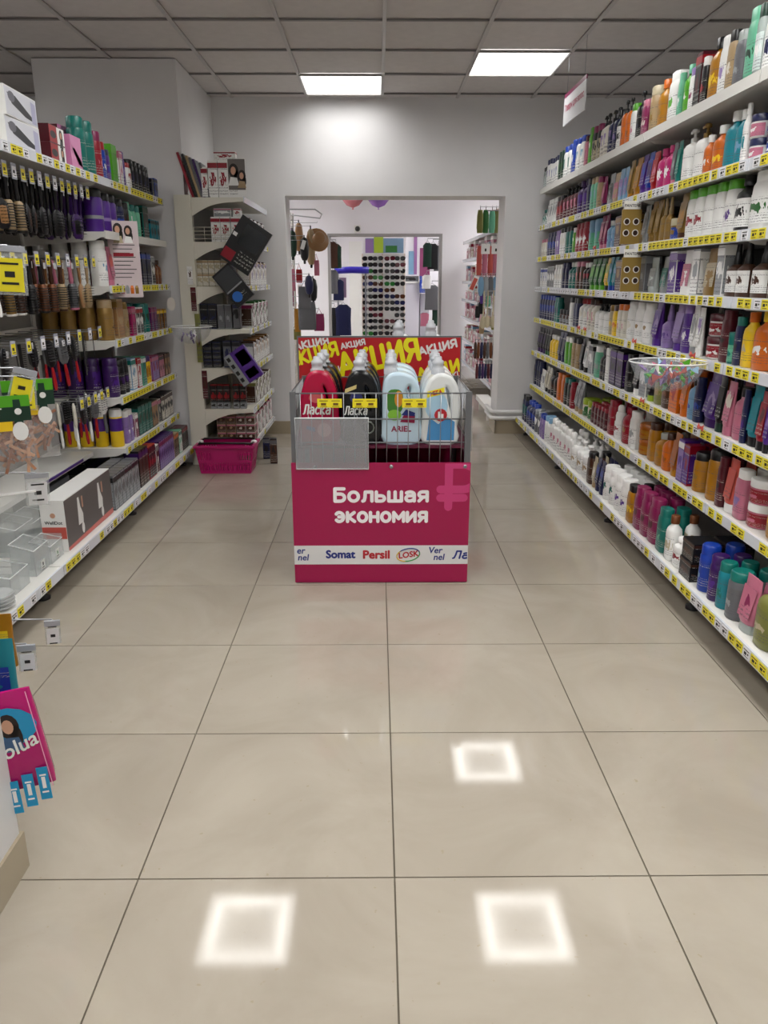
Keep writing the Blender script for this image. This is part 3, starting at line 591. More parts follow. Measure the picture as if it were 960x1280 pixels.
def left_row(i):
    # respread the row over the shelf between its near end and its far end
    z = LZ[i-1]; near = {2: 141, 3: 143, 4: 147, 5: 152, 6: 157}[i]; its = [q.split() for q in LS[i].replace('\n', ',').split(',')]
    ya, yb = 4.40, 5.60
    e = [float(q[0]) for q in its]; st = {2: 104, 3: 102, 4: 104, 5: 100, 6: 104}[i]
    # visible px -> the near part of the row is seen on its end face, so convert with the true shelf line beyond it
    y = ya; out = []
    ws = []
    prev = st
    for q in its:
        px = float(q[0]); y1 = max(yof(px, -1.49, z), 0); y0 = max(yof(prev, -1.49, z), ya) if prev > near else ya
        span = (y1-y0) if px > near else .0
        ws.append(max(span, float(q[2])/100*(1.05 if px > near else 2.1))); prev = px
    k = (yb-ya)/sum(ws); s = []; y = ya
    for q, w_ in zip(its, ws):
        y += w_*k
        # end pixel for shelf_row
        v = Vector((-1.49, y, z-H)); px = 480+F*(v.dot(rt))/(v.dot(fw)); s.append(' '.join([f'{px:.3f}']+q[1:]))
    v = Vector((-1.49, ya, z-H)); px0 = 480+F*(v.dot(rt))/(v.dot(fw))
    shelf_row(-1, 1.455, z, px0, ','.join(s), LSN[i], hmax={2: .235, 3: .25, 4: .26, 5: .285, 6: .255}[i], back=4)
for i in range(2, 7): left_row(i)
# ------------------------------------------------------------------ left: base shelf and near goods
LB = .149
def carton(label, cat, w, d, h, faces, loc, rz=0, group=None, body='wh', name='carton', rot=None):
    """faces: list of (part name, MB) built in the box frame, front at -y"""
    t = thing(name, label, cat, loc, rz, group, rot)
    MB().bx(-w/2, w/2, -d/2, d/2, 0, h, pm(body) if isinstance(body, str) else body).build('body', t)
    for n, q in faces: q.build(n, t)
    return t
def flatp(q, pts, m, y):     # flat print on a front face
    n = len(pts); q.add([(x, y, z) for x, z in pts], [tuple(range(n))], m)
    return q
def ell(cx, cz, rx, rz_, n=14, a=0): 
    return [(cx+rx*math.cos(2*math.pi*i/n)*math.cos(a)-rz_*math.sin(2*math.pi*i/n)*math.sin(a), cz+rx*math.cos(2*math.pi*i/n)*math.sin(a)+rz_*math.sin(2*math.pi*i/n)*math.cos(a)) for i in range(n)]
SKIN = mat('printed skin tone', 'C99A80', .5); HAIR = mat('printed dark hair', '1E1412', .5); GREYP = mat('printed taupe', '6A6460', .5)
def girl(q, cx, cz, s, y, cloth):
    flatp(q, ell(cx, cz+.1*s, .30*s, .42*s), HAIR, y); flatp(q, ell(cx+.16*s, cz-.25*s, .16*s, .4*s), HAIR, y)
    flatp(q, ell(cx-.02*s, cz+.1*s, .16*s, .24*s), SKIN, y-.0003); flatp(q, [(cx-.35*s, cz-.75*s), (cx+.3*s, cz-.75*s), (cx+.2*s, cz-.3*s), (cx-.2*s, cz-.25*s)], cloth, y-.0002)
RZL = math.pi/2
# big massager carton
y0, y1 = yof(88, -1.40, LB), yof(143, -1.40, LB); w_ = y1-y0; yc = (y0+y1)/2; bw = w_
q = MB(); dk = mat('printed dark taupe', '5C5654', .45)
q.bx(-bw/2+.002, bw/2-.002, -.0562, -.055, .004, .236, dk); f1 = ('printed_front', q)
q = MB()
for k_ in (-1, 1):
    cx = k_*bw*.22
    flatp(q, [(cx-.03, .08), (cx+.03, .08), (cx+.035, .12), (cx+.01, .16), (cx+.0, .21), (cx-.02, .21), (cx-.025, .14)], pm('wh'), -.0566)
    flatp(q, ell(cx+.02, .055, .017, .028), pm('wh'), -.0566)
    flatp(q, [(cx+.03, .15), (cx+.045, .15), (cx+.045, .205), (cx+.03, .205)], SKIN, -.0566)
f2 = ('printed_device', q)
q = MB(); flatp(q, [(-bw/2+.002, .002), (bw/2-.002, .002), (bw/2-.002, .03), (-bw/2+.002, .018)], pm('co'), -.0564); f3 = ('printed_strip', q)
q = MB().bx(-bw/2-.001, -bw/2, -.054, .054, .06, .115, pm('co')); f4 = ('colour_band', q)
t = carton('large white and taupe massager carton standing on the bottom left shelf beside clear organisers', 'box', bw, .11, .24, [f1, f2, f3, f4], (-1.46, yc, LB), RZL)
text('WellDot', .022, INK, t, (-bw/2-.0006, 0, .135), rot=(math.pi/2, 0, -math.pi/2), bold=.0004)
q = MB().lathe([(1, 0), (1, .001)], .012, .012, SKIN, 2, 14, mx=Matrix.Translation((-bw/2-.0002, 0, .17)) @ Matrix.Rotation(-math.pi/2, 4, 'Y')).build('round_emblem', t)
# clear boxed gadgets then dark boxes towards the far end
def base_run(px0, px1, n, h, bc, cc, lc, phrase, group, d=.1, back=0):
    ya, yb = yof(px0, -1.40, LB), yof(px1, -1.40, LB); w = (yb-ya)/n
    for k in range(n):
        for b in range(back+1):
            lb = f'{phrase}, {ORD[k+1]} of {NUM[n]} from camera'+(', back row' if b else '')+', bottom left shelf'
            place('X', round(w*.95, 4), d, h, bc, cc, lc, (-1.40-d/2-b*(d+.01), ya+w*(k+.5), LB), RZL, lb, group, whole=(b > 0))
base_run(145, 176, 7, .19, 'gy', 'bk', 'si', 'clear-fronted grey gadget box', 'clear fronted gadget boxes', .07, 1)
base_run(177, 188, 3, .22, 'bk', 'pu', 'br', 'tall black and plum carton', 'tall black and plum cartons', .09)
base_run(188.5, 197, 3, .20, 'rd', 'bu', 'bk', 'dark red carton', 'dark red cartons', .09)
base_run(197.5, 201, 1, .18, 'wh', 'si', 'bu', 'slim white carton', None, .09)
base_run(201.5, 219, 8, .19, 'pu', 'mg', 'li', 'plum floral carton', 'plum floral cartons', .09)
base_run(219.5, 225, 3, .16, 'be', 'og', 'br', 'orange and beige carton', 'orange and beige cartons', .09)
base_run(225.5, 229, 2, .16, 'mi', 'te', 'wh', 'mint carton', 'mint cartons', .09)
base_run(229.5, 236, 4, .16, 'bu', 'cn', 'bk', 'burgundy carton', 'burgundy cartons', .09)
place('X', .36, .16, .19, 'bk', 'gy', 'bk', (-1.74, 3.86, LB), RZL, 'big black carton lying behind the grey gadget boxes, bottom left shelf', None)
place('X', .44, .12, .17, 'bk', 'pu', 'bk', (-1.80, 4.70, LB), RZL, 'tall black carton at the back of the bottom left shelf, far section', None)
# clear organisers
def organiser(w, d, h, cols, loc, rz, label, jar=False):
    t = thing('clear_organiser', label, 'organiser', loc, rz, 'clear organisers on the bottom left shelf'); th = .003
    q = MB().bx(-w/2, w/2, -d/2, d/2, 0, th, PLASTIC_CLEAR)
    q.bx(-w/2, -w/2+th, -d/2, d/2, th, h, PLASTIC_CLEAR).bx(w/2-th, w/2, -d/2, d/2, th, h, PLASTIC_CLEAR).bx(-w/2, w/2, -d/2, -d/2+th, th, h*.8, PLASTIC_CLEAR).bx(-w/2, w/2, d/2-th, d/2, th, h, PLASTIC_CLEAR)
    q.build('box', t)
    rim = MB().tube([(-w/2, -d/2, h*.8), (w/2, -d/2, h*.8), (w/2, d/2, h), (-w/2, d/2, h)], .0022, mat('bright acrylic edge', 'F0F2F2', .1), 6, True); rim.build('rim', t)
    for k in range(1, cols): MB().bx(-w/2+w*k/cols-.001, -w/2+w*k/cols+.001, -d/2+th, d/2-th, th, h*.7, PLASTIC_CLEAR).build('divider', t)
    return t
for k, (px, w, d, h, c, dx, lab_) in enumerate(((5, .16, .14, .10, 2, .12, 'low clear acrylic organiser lying nearest the camera on bottom left shelf'), (14, .18, .15, .16, 3, .30, 'tall clear acrylic organiser behind the low one on bottom left shelf'),
        (40, .14, .10, .14, 2, .10, 'narrow clear acrylic box with small black label, bottom left shelf'), (38, .22, .12, .12, 3, .30, 'wide clear acrylic tray at the back of the bottom left shelf'),
        (60, .13, .09, .10, 1, .09, 'clear acrylic box with green printed label, bottom left shelf'), (80, .13, .10, .13, 2, .09, 'clear acrylic box standing against the large massager carton'))):
    z = LB+.001; y = yof(px, -1.37-dx, z); t = organiser(w, d, h, c, (-1.37-dx, y, z), RZL, lab_)
    if k in (2, 4, 5):
        q = MB().bx(-.018, .018, -d/2-.0016, -d/2, .012, .05, mat('label film', 'DADCD8', .3)); q.bx(-.012, .012, -d/2-.002, -d/2-.0016, .016, .02, INK).bx(-.005, .005, -d/2-.002, -d/2-.0016, .026, .04, INK if k != 4 else pm('gn')); q.build('label', t)
for px, dx, s_, lab_ in ((22, .1, .035, 'small round glass dish stack'), (10, .07, .03, 'glass dish')):
    pass
for k in range(4):
    t = MB().lathe([(.5, 0), (.95, .012), (1, .02), (.9, .018), (.5, .006)], .055, .055, mat('glass dish', 'D9DCDC', .05, 0, .4), 2, 20).build('glass_dish', None, (-1.42, 2.68, LB+.001+k*.0145))
    tag(t, f'shallow clear dish, {ORD[k+1]} from bottom of the stack of four beside the acrylic organiser', 'dish', 'stack of clear dishes')
place('X', .05, .07, .2, 'co', 'rd', 'wh', (-1.40, 2.53, LB), RZL, 'coral red box at the camera end of the bottom left shelf', None)

# top left shelf near boxes
def hairdryer(q, y, k):
    g = mat('printed hair dryer grey', '34343A', .4); flatp(q, [(-.14, .085), (-.06, .085), (.05, .05), (.10, .035), (.10, .018), (.03, .022), (-.10, .05)], g, y); flatp(q, ell(-.10, .075, .035, .02), mat('printed mid grey', '6A6A74', .4), y-.0003); flatp(q, [(.10, .01), (.15, .01), (.15, .09), (.10, .095)], mat('printed highlight', 'B4B4D0', .4), y-.0002)
zt = LZ[0]+.001
for k, (dy, dz, px) in enumerate(((0, 0, 22), (.01, .112, 22))):
    yc = yof(24, -1.5, zt+.1)+dy
    q = MB(); q.bx(-.16, .16, -.0812, -.08, .004, .106, mat('printed white gloss', 'D5D7E0', .3)); q2 = MB(); hairdryer(q2, -.0815, k)
    carton(f'white hair dryer carton on the top left shelf, {"lower" if k == 0 else "upper"} of two stacked', 'box', .33, .16, .11, [('printed_front', q), ('printed_dryer', q2)], (-1.55, yc-.04, zt+dz), RZL+(.04 if k else 0), 'white hair dryer cartons')
yr = yof(63, -1.5, zt+.05)
for k in range(2):
    q = MB().bx(-.085, .0, -.0412, -.04, .003, .072, pm('rd')); q2 = MB(); flatp(q2, ell(-.045, .035, .034, .016), pm('bk'), -.0415); q3 = MB().bx(0, .084, -.0412, -.04, .003, .072, pm('wh')); girl(q3, .045, .035, .062, -.0415, pm('bk'))
    carton(f'small red hair styler carton on the top left shelf, {"lower" if k == 0 else "upper"} of two', 'box', .172, .08, .075, [('printed_front', q), ('printed_styler', q2), ('portrait_print', q3)], (-1.50, yr-.01, zt+k*.0755), RZL, 'small red hair styler cartons', 'bu')
PKM = mat('glossy pink card', 'D585B4', .3)
q = MB(); flatp(q, [(-.07, .21), (-.02, .22), (-.02, .175), (-.06, .17)], pm('bk'), -.0325); flatp(q, [(-.05, .18), (-.03, .18), (.045, .07), (.03, .065)], pm('bk'), -.0325); flatp(q, [(.02, .07), (.09, .05), (.09, .03), (.02, .045)], pm('bk'), -.0325)
yp = yof(83, -1.62, zt+.1)
t = carton('tall pink straightener carton behind the red styler cartons, top left shelf', 'box', .24, .065, .23, [('printed_straightener', q), ('end_panel', MB().bx(-.1212, -.12, -.032, .032, .15, .229, pm('bu')))], (-1.62, yp-.02, zt), RZL-.08, body=PKM)
q = MB(); flatp(q, [(-.05, .09), (-.02, .095), (.06, .045), (.07, .02), (.02, .025)], pm('bk'), -.0325)
carton('short pink straightener carton beside the teal spray cans, top left shelf', 'box', .14, .065, .15, [('printed_straightener', q)], (-1.50, yof(98, -1.47, zt)-.01, zt), RZL, body=PKM)
LUR = bpy.data.collections
# ------------------------------------------------------------------ hook section with brushes (y 3.12 .. 4.38)
def hook_mesh(L, r=.0028):
    q = MB().tube([(0, 0, 0), (0, -L, 0), (0, -L-.01, .018)], r, WIRE, 6); return q
HL = .36
def hang_tag_mesh(c):
    q = MB().box((0, 0, -.028), (.045, .0025, .062), mat('hook tag plastic', 'A7A9B8', .2)); q.box((0, -.0018, -.030), (.036, .0012, .042), c)
    q.box((-.004, -.0026, -.030), (.016, .0006, .012), INK).box((0, -.0026, -.044), (.024, .0006, .003), INK); return q
HT = [hang_tag_mesh(YEL).mesh('hook_tag'), hang_tag_mesh(WTAG).mesh('hook_tag')]
HM = hook_mesh(HL).mesh('display_hook')
def brush(kind, c1, c2, label, loc, rot, group):
    nm = {'paddle': 'paddle_brush', 'round': 'round_brush', 'comb': 'hair_comb', 'vent': 'hair_brush', 'bag': 'bagged_brush'}[kind]
    t = thing(nm, label, 'comb' if kind == 'comb' else 'hairbrush', loc, 0, group, rot)
    key = ('br', kind, c1, c2)
    if key not in _mc:
        Q = []; a, b = pm(c1), pm(c2)
        if kind == 'paddle':
            Q.append(('handle', MB().lathe([(.3, -.125, .8), (.8, -.10, .8), (.75, -.05), (1, -.02), (.6, 0)], .013, .011, a, 2, 10)))
            Q.append(('head', MB().lathe([(.5, -.235, .9), (.95, -.22, 1), (1, -.16, 1), (.9, -.13, 1), (.35, -.115, 1)], .034, .010, a, 2.4, 14)))
            q = MB().lathe([(.4, -.225), (.85, -.21), (.88, -.15), (.4, -.128)], .033, .013, b, 2.4, 12)
            for i in range(6):
                for j in range(3): q.box((-.016+j*.016, -.018, -.205+i*.013), (.002, .014, .002), BLACK)
            Q.append(('cushion', q))
        elif kind == 'round':
            Q.append(('handle', MB().lathe([(.5, -.12), (.9, -.10), (.7, -.06), (1, -.03), (.7, -.002), (.3, 0)], .013, .013, a, 2, 12)))
            Q.append(('barrel', MB().lathe([(.9, -.235), (1, -.23), (1, -.125), (.7, -.115)], .021, .021, b, 2, 16)))
            q = MB()
            for i in range(9): q.lathe([(1, -.222+i*.011), (1.12, -.220+i*.011), (1, -.218+i*.011)], .026, .026, BLACK if c2 not in ('bk',) else a, 2, 14, caps=False)
            Q.append(('bristle_ring', q)); Q.append(('end_cap', MB().lathe([(.8, -.243), (1, -.238), (1, -.233)], .024, .024, a, 2, 14)))
        elif kind == 'vent':
            Q.append(('handle', MB().lathe([(.6, -.24), (.9, -.22), (.8, -.16), (.5, -.125)], .012, .009, b, 2, 10)))
            Q.append(('head', MB().lathe([(.5, -.13), (.95, -.11), (1, -.06), (.9, -.02), (.4, -.005)], .032, .010, a, 2.2, 14)))
            q = MB()
            for i in range(7):
                for j in range(3): q.box((-.018+j*.018, -.016, -.10+i*.013), (.0025, .014, .0025), pm('gy'))
            Q.append(('bristles', q))
        elif kind == 'comb':
            q = MB().bx(-.008, .008, -.002, .002, -.22, 0, a)
            q2 = MB()
            for i in range(22): q2.bx(.008, .030, -.0012, .0012, -.20+i*.0085, -.1965+i*.0085, a)
            Q += [('spine', q), ('teeth', q2)]
        _mc[key] = [(n, p.mesh(n)) for n, p in Q]
    for n, m in _mc[key]: obj(n, m, t)
    if kind in ('paddle', 'round', 'vent'):
        if random.random() < .5: MB().box((0, -.016, -.03), (.018, .001, .028), WTAG).build('paper_tag', t)
    return t
rows = [  # z of hooks, start y, end y, tag level, kinds near -> far
 (1.775, 'A', [('paddle','bk','tn')]*3+[('round','bk','be')]*2+[('paddle','bk','br')]*2+[('paddle','bk','bk')]*5+[('paddle','pu','bk')]*2),
 (1.435, 'B', [('vent','bk','wh'),('round','wh','go'),('round','wh','br'),('round','bk','bk'),('round','bk','bz'),('round','br','bz'),('round','br','be'),('round','pk','gy'),('paddle','tn','be'),('paddle','be','be')]),
 (1.075, 'C', [('vent','bk','bk'),('comb','bk','bk'),('comb','bk','bk'),('vent','bk','rd'),('vent','gy','rd'),('vent','bk','rd'),('comb','bk','rd'),('comb','bk','bk')]),
 (.745, 'D', [('vent','ow','wh'),('vent','bk','rd'),('vent','bk','wh'),('vent','gy','rd'),('vent','wh','gy')])]
RN = {'A': 'top hook row', 'B': 'second hook row', 'C': 'third hook row', 'D': 'lowest hook row'}
DY0, DY1 = 3.16, 4.34
kn = {'paddle': 'paddle brush', 'round': 'round brush', 'comb': 'straight comb', 'vent': 'oval brush'}
for z, rk, L_ in rows:
    n = len(L_); ya = DY0 if rk != 'D' else 3.85
    for x_ in (0,):
        tag(MB().bx(-1.885, -1.87, ya-.03, DY1+.02, z-.012, z+.012, WHITE).build('hook_bar'), f'white slotted bar carrying the {RN[rk]} of brushes, left side', 'hook bar', 'bars carrying the brush hooks')
    for k, (kd, c1, c2) in enumerate(L_):
        y = ya+(DY1-ya)*(k+.5)/n
        t = obj('display_hook', HM, None, (-1.868, y, z)); t.rotation_euler = (0, 0, RZL)
        tag(t, f'thin wire hook, {ORD[k+1]} from camera in the {RN[rk]}, left shelving', 'hook', 'wire hooks of the brush section')
        tg = obj('hook_tag', HT[0 if random.random() < .68 else 1], t, (0, -HL-.012, .016))
        for b in range(3 if rk in 'AB' else 2):
            xx = -1.868+HL-.03-b*.085
            place_lab = f'{CN[c1]} {kn[kd]} with {CN[c2]} {"head" if kd != "vent" else "handle"}, {ORD[k+1]} hook, {["front", "middle", "rear"][b]} one, {RN[rk]}'
            brush(kd, c1, c2, place_lab, (xx, y+random.uniform(-.004, .004), z-.006), (random.uniform(-.05, .05), random.uniform(-.12, .05), RZL+random.uniform(-.5, .5)), f'brushes on the {RN[rk]}')
ns = MB().bx(-1.89, -1.64, 3.13, 4.36, .36, .385, WHITE).build('narrow_shelf', gL)
MB().bx(-1.6396, -1.638, 3.5, 4.2, .366, .380, pm('vi')).build('purple_strip', ns)
# row of tags directly below the top left shelf is carried by the top hooks (built above)

# white leaflet hanging on the second to fourth left shelves
lz0, lz1 = atx(155, 277, -1.44).z, atx(155, 372, -1.44).z
ly = yof(155, -1.44, (lz0+lz1)/2); Lw, Lh = .20, abs(lz0-lz1)
LF = mat('pale pink card', 'CDBFC2', .45)
t = thing('leaflet', 'tall pale leaflet with two women pictured, hanging on the left shelves', 'leaflet', (-1.435, ly, lz1), math.radians(22))
MB().bx(-.085, .085, 0, .002, 0, Lh, LF).build('card', t)
q = MB(); girl(q, -.025, Lh-.055, .085, -.0006, pm('cr')); girl(q, .03, Lh-.062, .075, -.0012, pm('wh')); q.build('portrait_print', t)
q = MB()
for k in range(9): q.bx(-.06, .06-.03*(k % 3)/2, -.0008, 0, Lh-.13-.022*k, Lh-.126-.022*k, INK)
q.bx(-.06, .05, -.0012, 0, Lh-.19, Lh-.172, pm('cn')); q.build('small_print', t)
q = MB()
for k, c in enumerate(('bk', 'pk', 'si', 'og', 'go')): q.lathe([(.9, .02+.0), (1, .05), (.6, .065), (.5, .075-.004*k)], .010, .0008, pm(c), 3, 10, c=(-.052+.026*k, -.0006))
q.build('product_print', t)
# small tag hanging at the far end
t = MB().prism(ell(0, 0, .03, .045, 12), 0, .002, mat('pale card', 'D8D2CA', .5)).tube([(0, .001, .04), (.002, .001, .09)], .001, WIRE, 4).build('hang_tag', None, (-1.43, 5.55, 1.17)); tag(t, 'pale oval swing tag hanging under the second left shelf at its far end', 'tag')

# near protruding hooks with clothes pin bags
def price_plaque(name, label, loc, rz, c, w=.068, h=.10, rot=None):
    t = thing(name, label, 'price tag', loc, rz, rot=rot)
    MB().box((0, 0, 0), (w, .003, h), PLASTIC_CLEAR).box((0, 0, h/2-.008), (w, .006, .016), mat('tag holder grey', 'A9ACB4', .2)).build('holder', t)
    MB().box((0, -.0025, -.012), (w*.8, .001, h*.68), c).build('paper', t)
    MB().box((0, -.0034, -.01), (w*.3, .0006, h*.12), INK).box((0, -.0034, .018), (w*.55, .0006, h*.04), INK).box((0, -.0034, -.034), (w*.5, .0006, h*.05), INK).build('price_print', t)
    return t
WOOD = mat('clothes pin wood', 'B07C5A', .6)
for k, (px, py, lab_) in enumerate(((13, 590, 'clear bag of wooden clothes pins with green header, nearest the camera'), (45, 570, 'clear bag of wooden clothes pins with green header, beside the bagged brushes'))):
    X_ = -1.02-.03*k; c0 = atx(px, py, X_); y = c0.y
    top = atx(px, 470 if k else 490, X_).z; bot = atx(px, 572 if k else 592, X_).z; h = top-bot; w = .145
    t = thing('clothes_pin_bag', lab_, 'bag', (X_, y, bot), math.radians(28), 'bags of clothes pins')
    MB().lathe([(1, 0, .3), (1.0, h*.1, 1), (1, h*.5, 1), (1, h*.62, .25), (1, h, .06)], w/2, .018, FILM, 3.5, 18).build('film', t)
    MB().bx(-w/2+.002, w/2-.002, -.0205, -.019, h*.86, h, pm('lg')).bx(-w/2+.002, w/2-.002, -.0205, -.019, h*.68, h*.86, pm('dg')).bx(-w/2+.002, w/2*.3, -.0212, -.0205, h*.56, h*.68, pm('ye')).build('header_card', t)
    text('BIT', .028, pm('wh'), t, (.0 if k else -.02, -.0208, h*.80), bold=.0006)
    q = MB(); flatp(q, ell(w*.27, h*.55, .02, .026), pm('wh'), -.0216); flatp(q, [(w*.2, h*.95), (w*.32, h*.95), (w*.34, h*.62), (w*.18, h*.62)], pm('dg'), -.0213); flatp(q, ell(w*.27, h*.8, .009, .009), pm('wh'), -.0218); q.build('logo_print', t)
    for i in range(30):
        wm = [WOOD, mat('dark clothes pin wood', '8E5C40', .6), mat('pale clothes pin wood', 'C99A78', .6)][i % 3]
        p_ = MB().box((0, 0, 0), (.0075, .006, .07), wm).box((0, .007, .0), (.007, .004, .07), wm).box((0, .003, .008), (.010, .012, .004), WIRE)
        o = p_.build('clothes_pin', t, (random.uniform(-w*.36, w*.36), -.012+.024*((i*7) % 10)/10, .036+h*.42*((i % 10)/10))); o.rotation_euler = (0, random.uniform(-1.3, 1.3), 0)
    hk = MB().tube([(-.95, .0, 0), (0, 0, 0), (.0, 0, .012)], .0026, WIRE).build('display_hook', None, (X_+.02, y+.03, top-.012)); tag(hk, f'long wire hook carrying the {"second" if k else "first"} bag of clothes pins', 'hook', 'long wire hooks near the camera')
for (px, py, X_, w, h, c, rz, lab_, nm) in ((28, 480, -.96, .06, .085, YEL, 25, 'yellow price tag tilted over the nearer clothes pin bag', 'price_tag_holder'), (32, 395+95-14, -1.04, .06, .1, YEL, 25, 'yellow price tag hanging in front of farther clothes pin bag', 'price_tag_holder'),
        (47, 612, -1.08, .07, .11, WTAG, 30, 'white paper price tag in clear holder above the bottom left shelf', 'price_tag_holder'), (12, 338, -1.0, .085, .13, YEL, 20, 'large yellow price tag at left edge by the second hook row', 'price_tag_holder'),
        (66, 790, -.90, .04, .072, WTAG, 18, 'small white price tag on wire hook over the floor, farther one', 'price_tag_holder'), (34, 822, -.87, .042, .072, WTAG, 18, 'small white price tag on wire hook over the floor, nearer one', 'price_tag_holder')):
    if lab_.startswith('yellow price tag hanging'): py = 492
    p_ = atx(px, py, X_); tilt = -.6 if 'tilted' in lab_ else -.1
    t = price_plaque(nm, lab_, p_, 0, c, w, h, rot=(0.1, tilt*-.5, math.radians(rz)))
    zt_ = p_.z+h/2
    hk = MB().tube([(-.7, 0, 0), (0, 0, 0), (.004, 0, -.008)], .0022, WIRE).build('display_hook', None, (p_.x, p_.y+.004, zt_)); tag(hk, 'thin wire hook holding the '+' '.join(lab_.split()[:8]), 'hook', 'long wire hooks near the camera')
t = thing('clear_sign_holder', 'empty clear acrylic sign holder hanging beside the white paper price tag, left', 'sign holder', atx(22, 640, -1.12), math.radians(30)); MB().box((0, 0, 0), (.12, .004, .12), PLASTIC_CLEAR).build('pocket', t); MB().box((0, 0, .06), (.12, .008, .006), pm('wh')).build('rim', t)
tag(MB().bx(-1.9, -1.165, 1.9, 2.395, .60, .625, WHITE).build('near_shelf'), 'white shelf corner at the left edge just above the clear organisers', 'shelf') if False else None

# magenta hygiene packs at the left edge
def pad_pack(label, loc, rz, ry, full):
    t = thing('hygiene_pack', label, 'pack', loc, rz, 'magenta hygiene packs', rot=(0, ry, rz)); w, h = .19, .25; mg = mat('magenta film', 'B01068', .25); cy = mat('cyan film', '1C8FC0', .25)
    MB().lathe([(.98, 0, .3), (1, .03, 1), (1, h-.05, 1), (1, h, .15)], w/2, .02, mg, 6, 20).build('film', t)
    if full:
        q = MB()
        MB().bx(w/2-.006, w/2-.004, -.021, -.0205, 0, h, mat('pink trim', 'F0A0C8', .3)).build('seal_line', t)
        q = MB(); flatp(q, ell(.03, .17, .065, .05), cy, -.0205); girl(q, .035, .165, .075, -.021, mat('denim print', '3A5A80', .5)); q.build('portrait_print', t)
        text('Molua', .05, pm('wh'), t, (.025, -.0215, .112), rot=(math.pi/2, 0, 0), bold=.0008, shear=.3).rotation_euler = (math.pi/2, -.35, 0)
        for k in range(5):
            q = MB().bx(-.012, .012, -.0225, -.0205, 0, .085, cy); q.bx(-.004, .004, -.0229, -.0225, .03, .06, pm('wh')); q.box((0, -.0227, .065), (.014, .0006, .004), pm('wh')); q.box((0, -.0227, .02), (.014, .0006, .004), pm('wh'))
            o = q.build('wrapped_strip', t, (.07-.034*k, -.001-.0006*k, -.03-.010*k)); o.rotation_euler = (0, .08, 0)
    return t
pc = atx(22, 990, -.80)
pad_pack('magenta pack with a smiling woman and blue wrapped strips, left edge', (-.845, 1.53, pc.z-.045), math.radians(12), -.12, True)
pk = atx(15, 880, -.84); t = place('D', .15, .04, .22, 'tq', 'mg', 'bl', (-.905, pk.y+.02, pk.z-.07), math.radians(10), 'turquoise pouch hanging behind the magenta pack at the left edge', None)
pk = atx(8, 850, -.87); t = place('D', .12, .03, .14, 'oc', 'bk', 'ye', (-.95, pk.y+.1, pk.z-.02), math.radians(10), 'gold and yellow pouch hanging above the turquoise pouch, left edge', None)
# ------------------------------------------------------------------ promotion cart
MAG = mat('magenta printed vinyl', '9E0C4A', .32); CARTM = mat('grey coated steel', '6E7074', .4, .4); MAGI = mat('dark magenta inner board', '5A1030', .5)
X0, X1, Y0, Y1 = -.375, .408, 3.30, 3.88; ZP, ZT = .567, .869
cart = thing('promotion_cart', 'wire promotion bin with magenta printed panels standing mid aisle', 'display bin', ((X0+X1)/2, Y0, 0))
ox, oy = (X0+X1)/2, Y0; hw = (X1-X0)/2; D = Y1-Y0
def cpart(mb, name, par=None): return mb.build(name, par or cart)
cpart(MB().bx(-hw-.003, hw+.003, -.011, -.008, .004, ZP, MAG), 'front_panel')
cpart(MB().bx(-hw, -hw+.004, .004, D, .004, ZP, MAG), 'side_panel'); cpart(MB().bx(hw-.004, hw, .004, D, .004, ZP, MAG), 'side_panel'); cpart(MB().bx(-hw+.004, hw-.004, D-.004, D, .004, ZP, MAG), 'rear_panel')
q = MB().bx(-hw-.0028, hw+.0028, -.0122, -.011, .092, .182, mat('white vinyl', 'DADADA', .35)); strip = cpart(q, 'brand_strip')
PR = mat('white vinyl lettering', 'EDEAEC', .35); BLU = mat('dark blue print', '1D2C7C', .4); REDP = mat('red print', 'B3222E', .4)
stroke_text('Большая', .072, .425, .0155, PR, cart, (0, -.0114, .42)); stroke_text('экономия', .072, .42, .0155, PR, cart, (0, -.0114, .325))
text('Somat', .052, BLU, cart, (-.185, -.0126, .139), bold=.0022); text('Persil', .054, REDP, cart, (-.022, -.0126, .137), bold=.0024, sx=1.05)
text('Ver', .042, BLU, cart, (.245, -.0126, .158), bold=.001, shear=.15); text('nel', .042, BLU, cart, (.262, -.0126, .125), bold=.001, shear=.15)
text('er', .042, BLU, cart, (-.365, -.0126, .158), clip=(-hw, hw, 0, 1), bold=.001, shear=.15); text('nel', .042, BLU, cart, (-.355, -.0126, .125), clip=(-hw, hw, 0, 1), bold=.001, shear=.15)
stroke_text('Ла', .042, .075, .008, BLU, cart, (.36, -.0126, .137), shear=.2, clip=(-hw, hw, 0, 1))
o = text('LOSK', .038, REDP, cart, (.123, -.0130, .137), bold=.0014, shear=.1); o.rotation_euler = (math.pi/2, -.14, 0)
for k, c in enumerate(('1D2C7C', 'D9B32A', '3C9A4A')):
    q = MB(); A = [.2+2.2*k/1.05, 2.4+2.2*k/1.05]; q.tube([(.123+.052*math.cos(a), -.0126, .137+.030*math.sin(a)+.007*math.cos(a)) for a in [A[0]+(A[1]-A[0])*i/14 for i in range(15)]], .0028, mat('ring print', c, .4), 5); q.build('oval_ring', cart)
stroke_text('₽', .23, .20, .036, mat('faint pink vinyl print', 'C23A74', .35), cart, (.345, -.0112, .46), clip=(-hw, hw, 0, ZP-.005))
for x in (-hw, hw-.026):
    for y in (-.006, D-.02): cpart(MB().bx(x, x+.026, y, y+.02, .0, ZT+.006, CARTM), 'corner_post')
wf = MB()
for z in (ZT, .758, .655): wf.tube([(-hw, -.002, z), (hw, -.002, z)], .0036, CARTM, 6)
x = -hw+.045
while x < hw-.03: wf.tube([(x, -.005, .56), (x, -.005, ZT)], .0022, WIRE, 5); x += .0465
cpart(wf, 'wire_front')
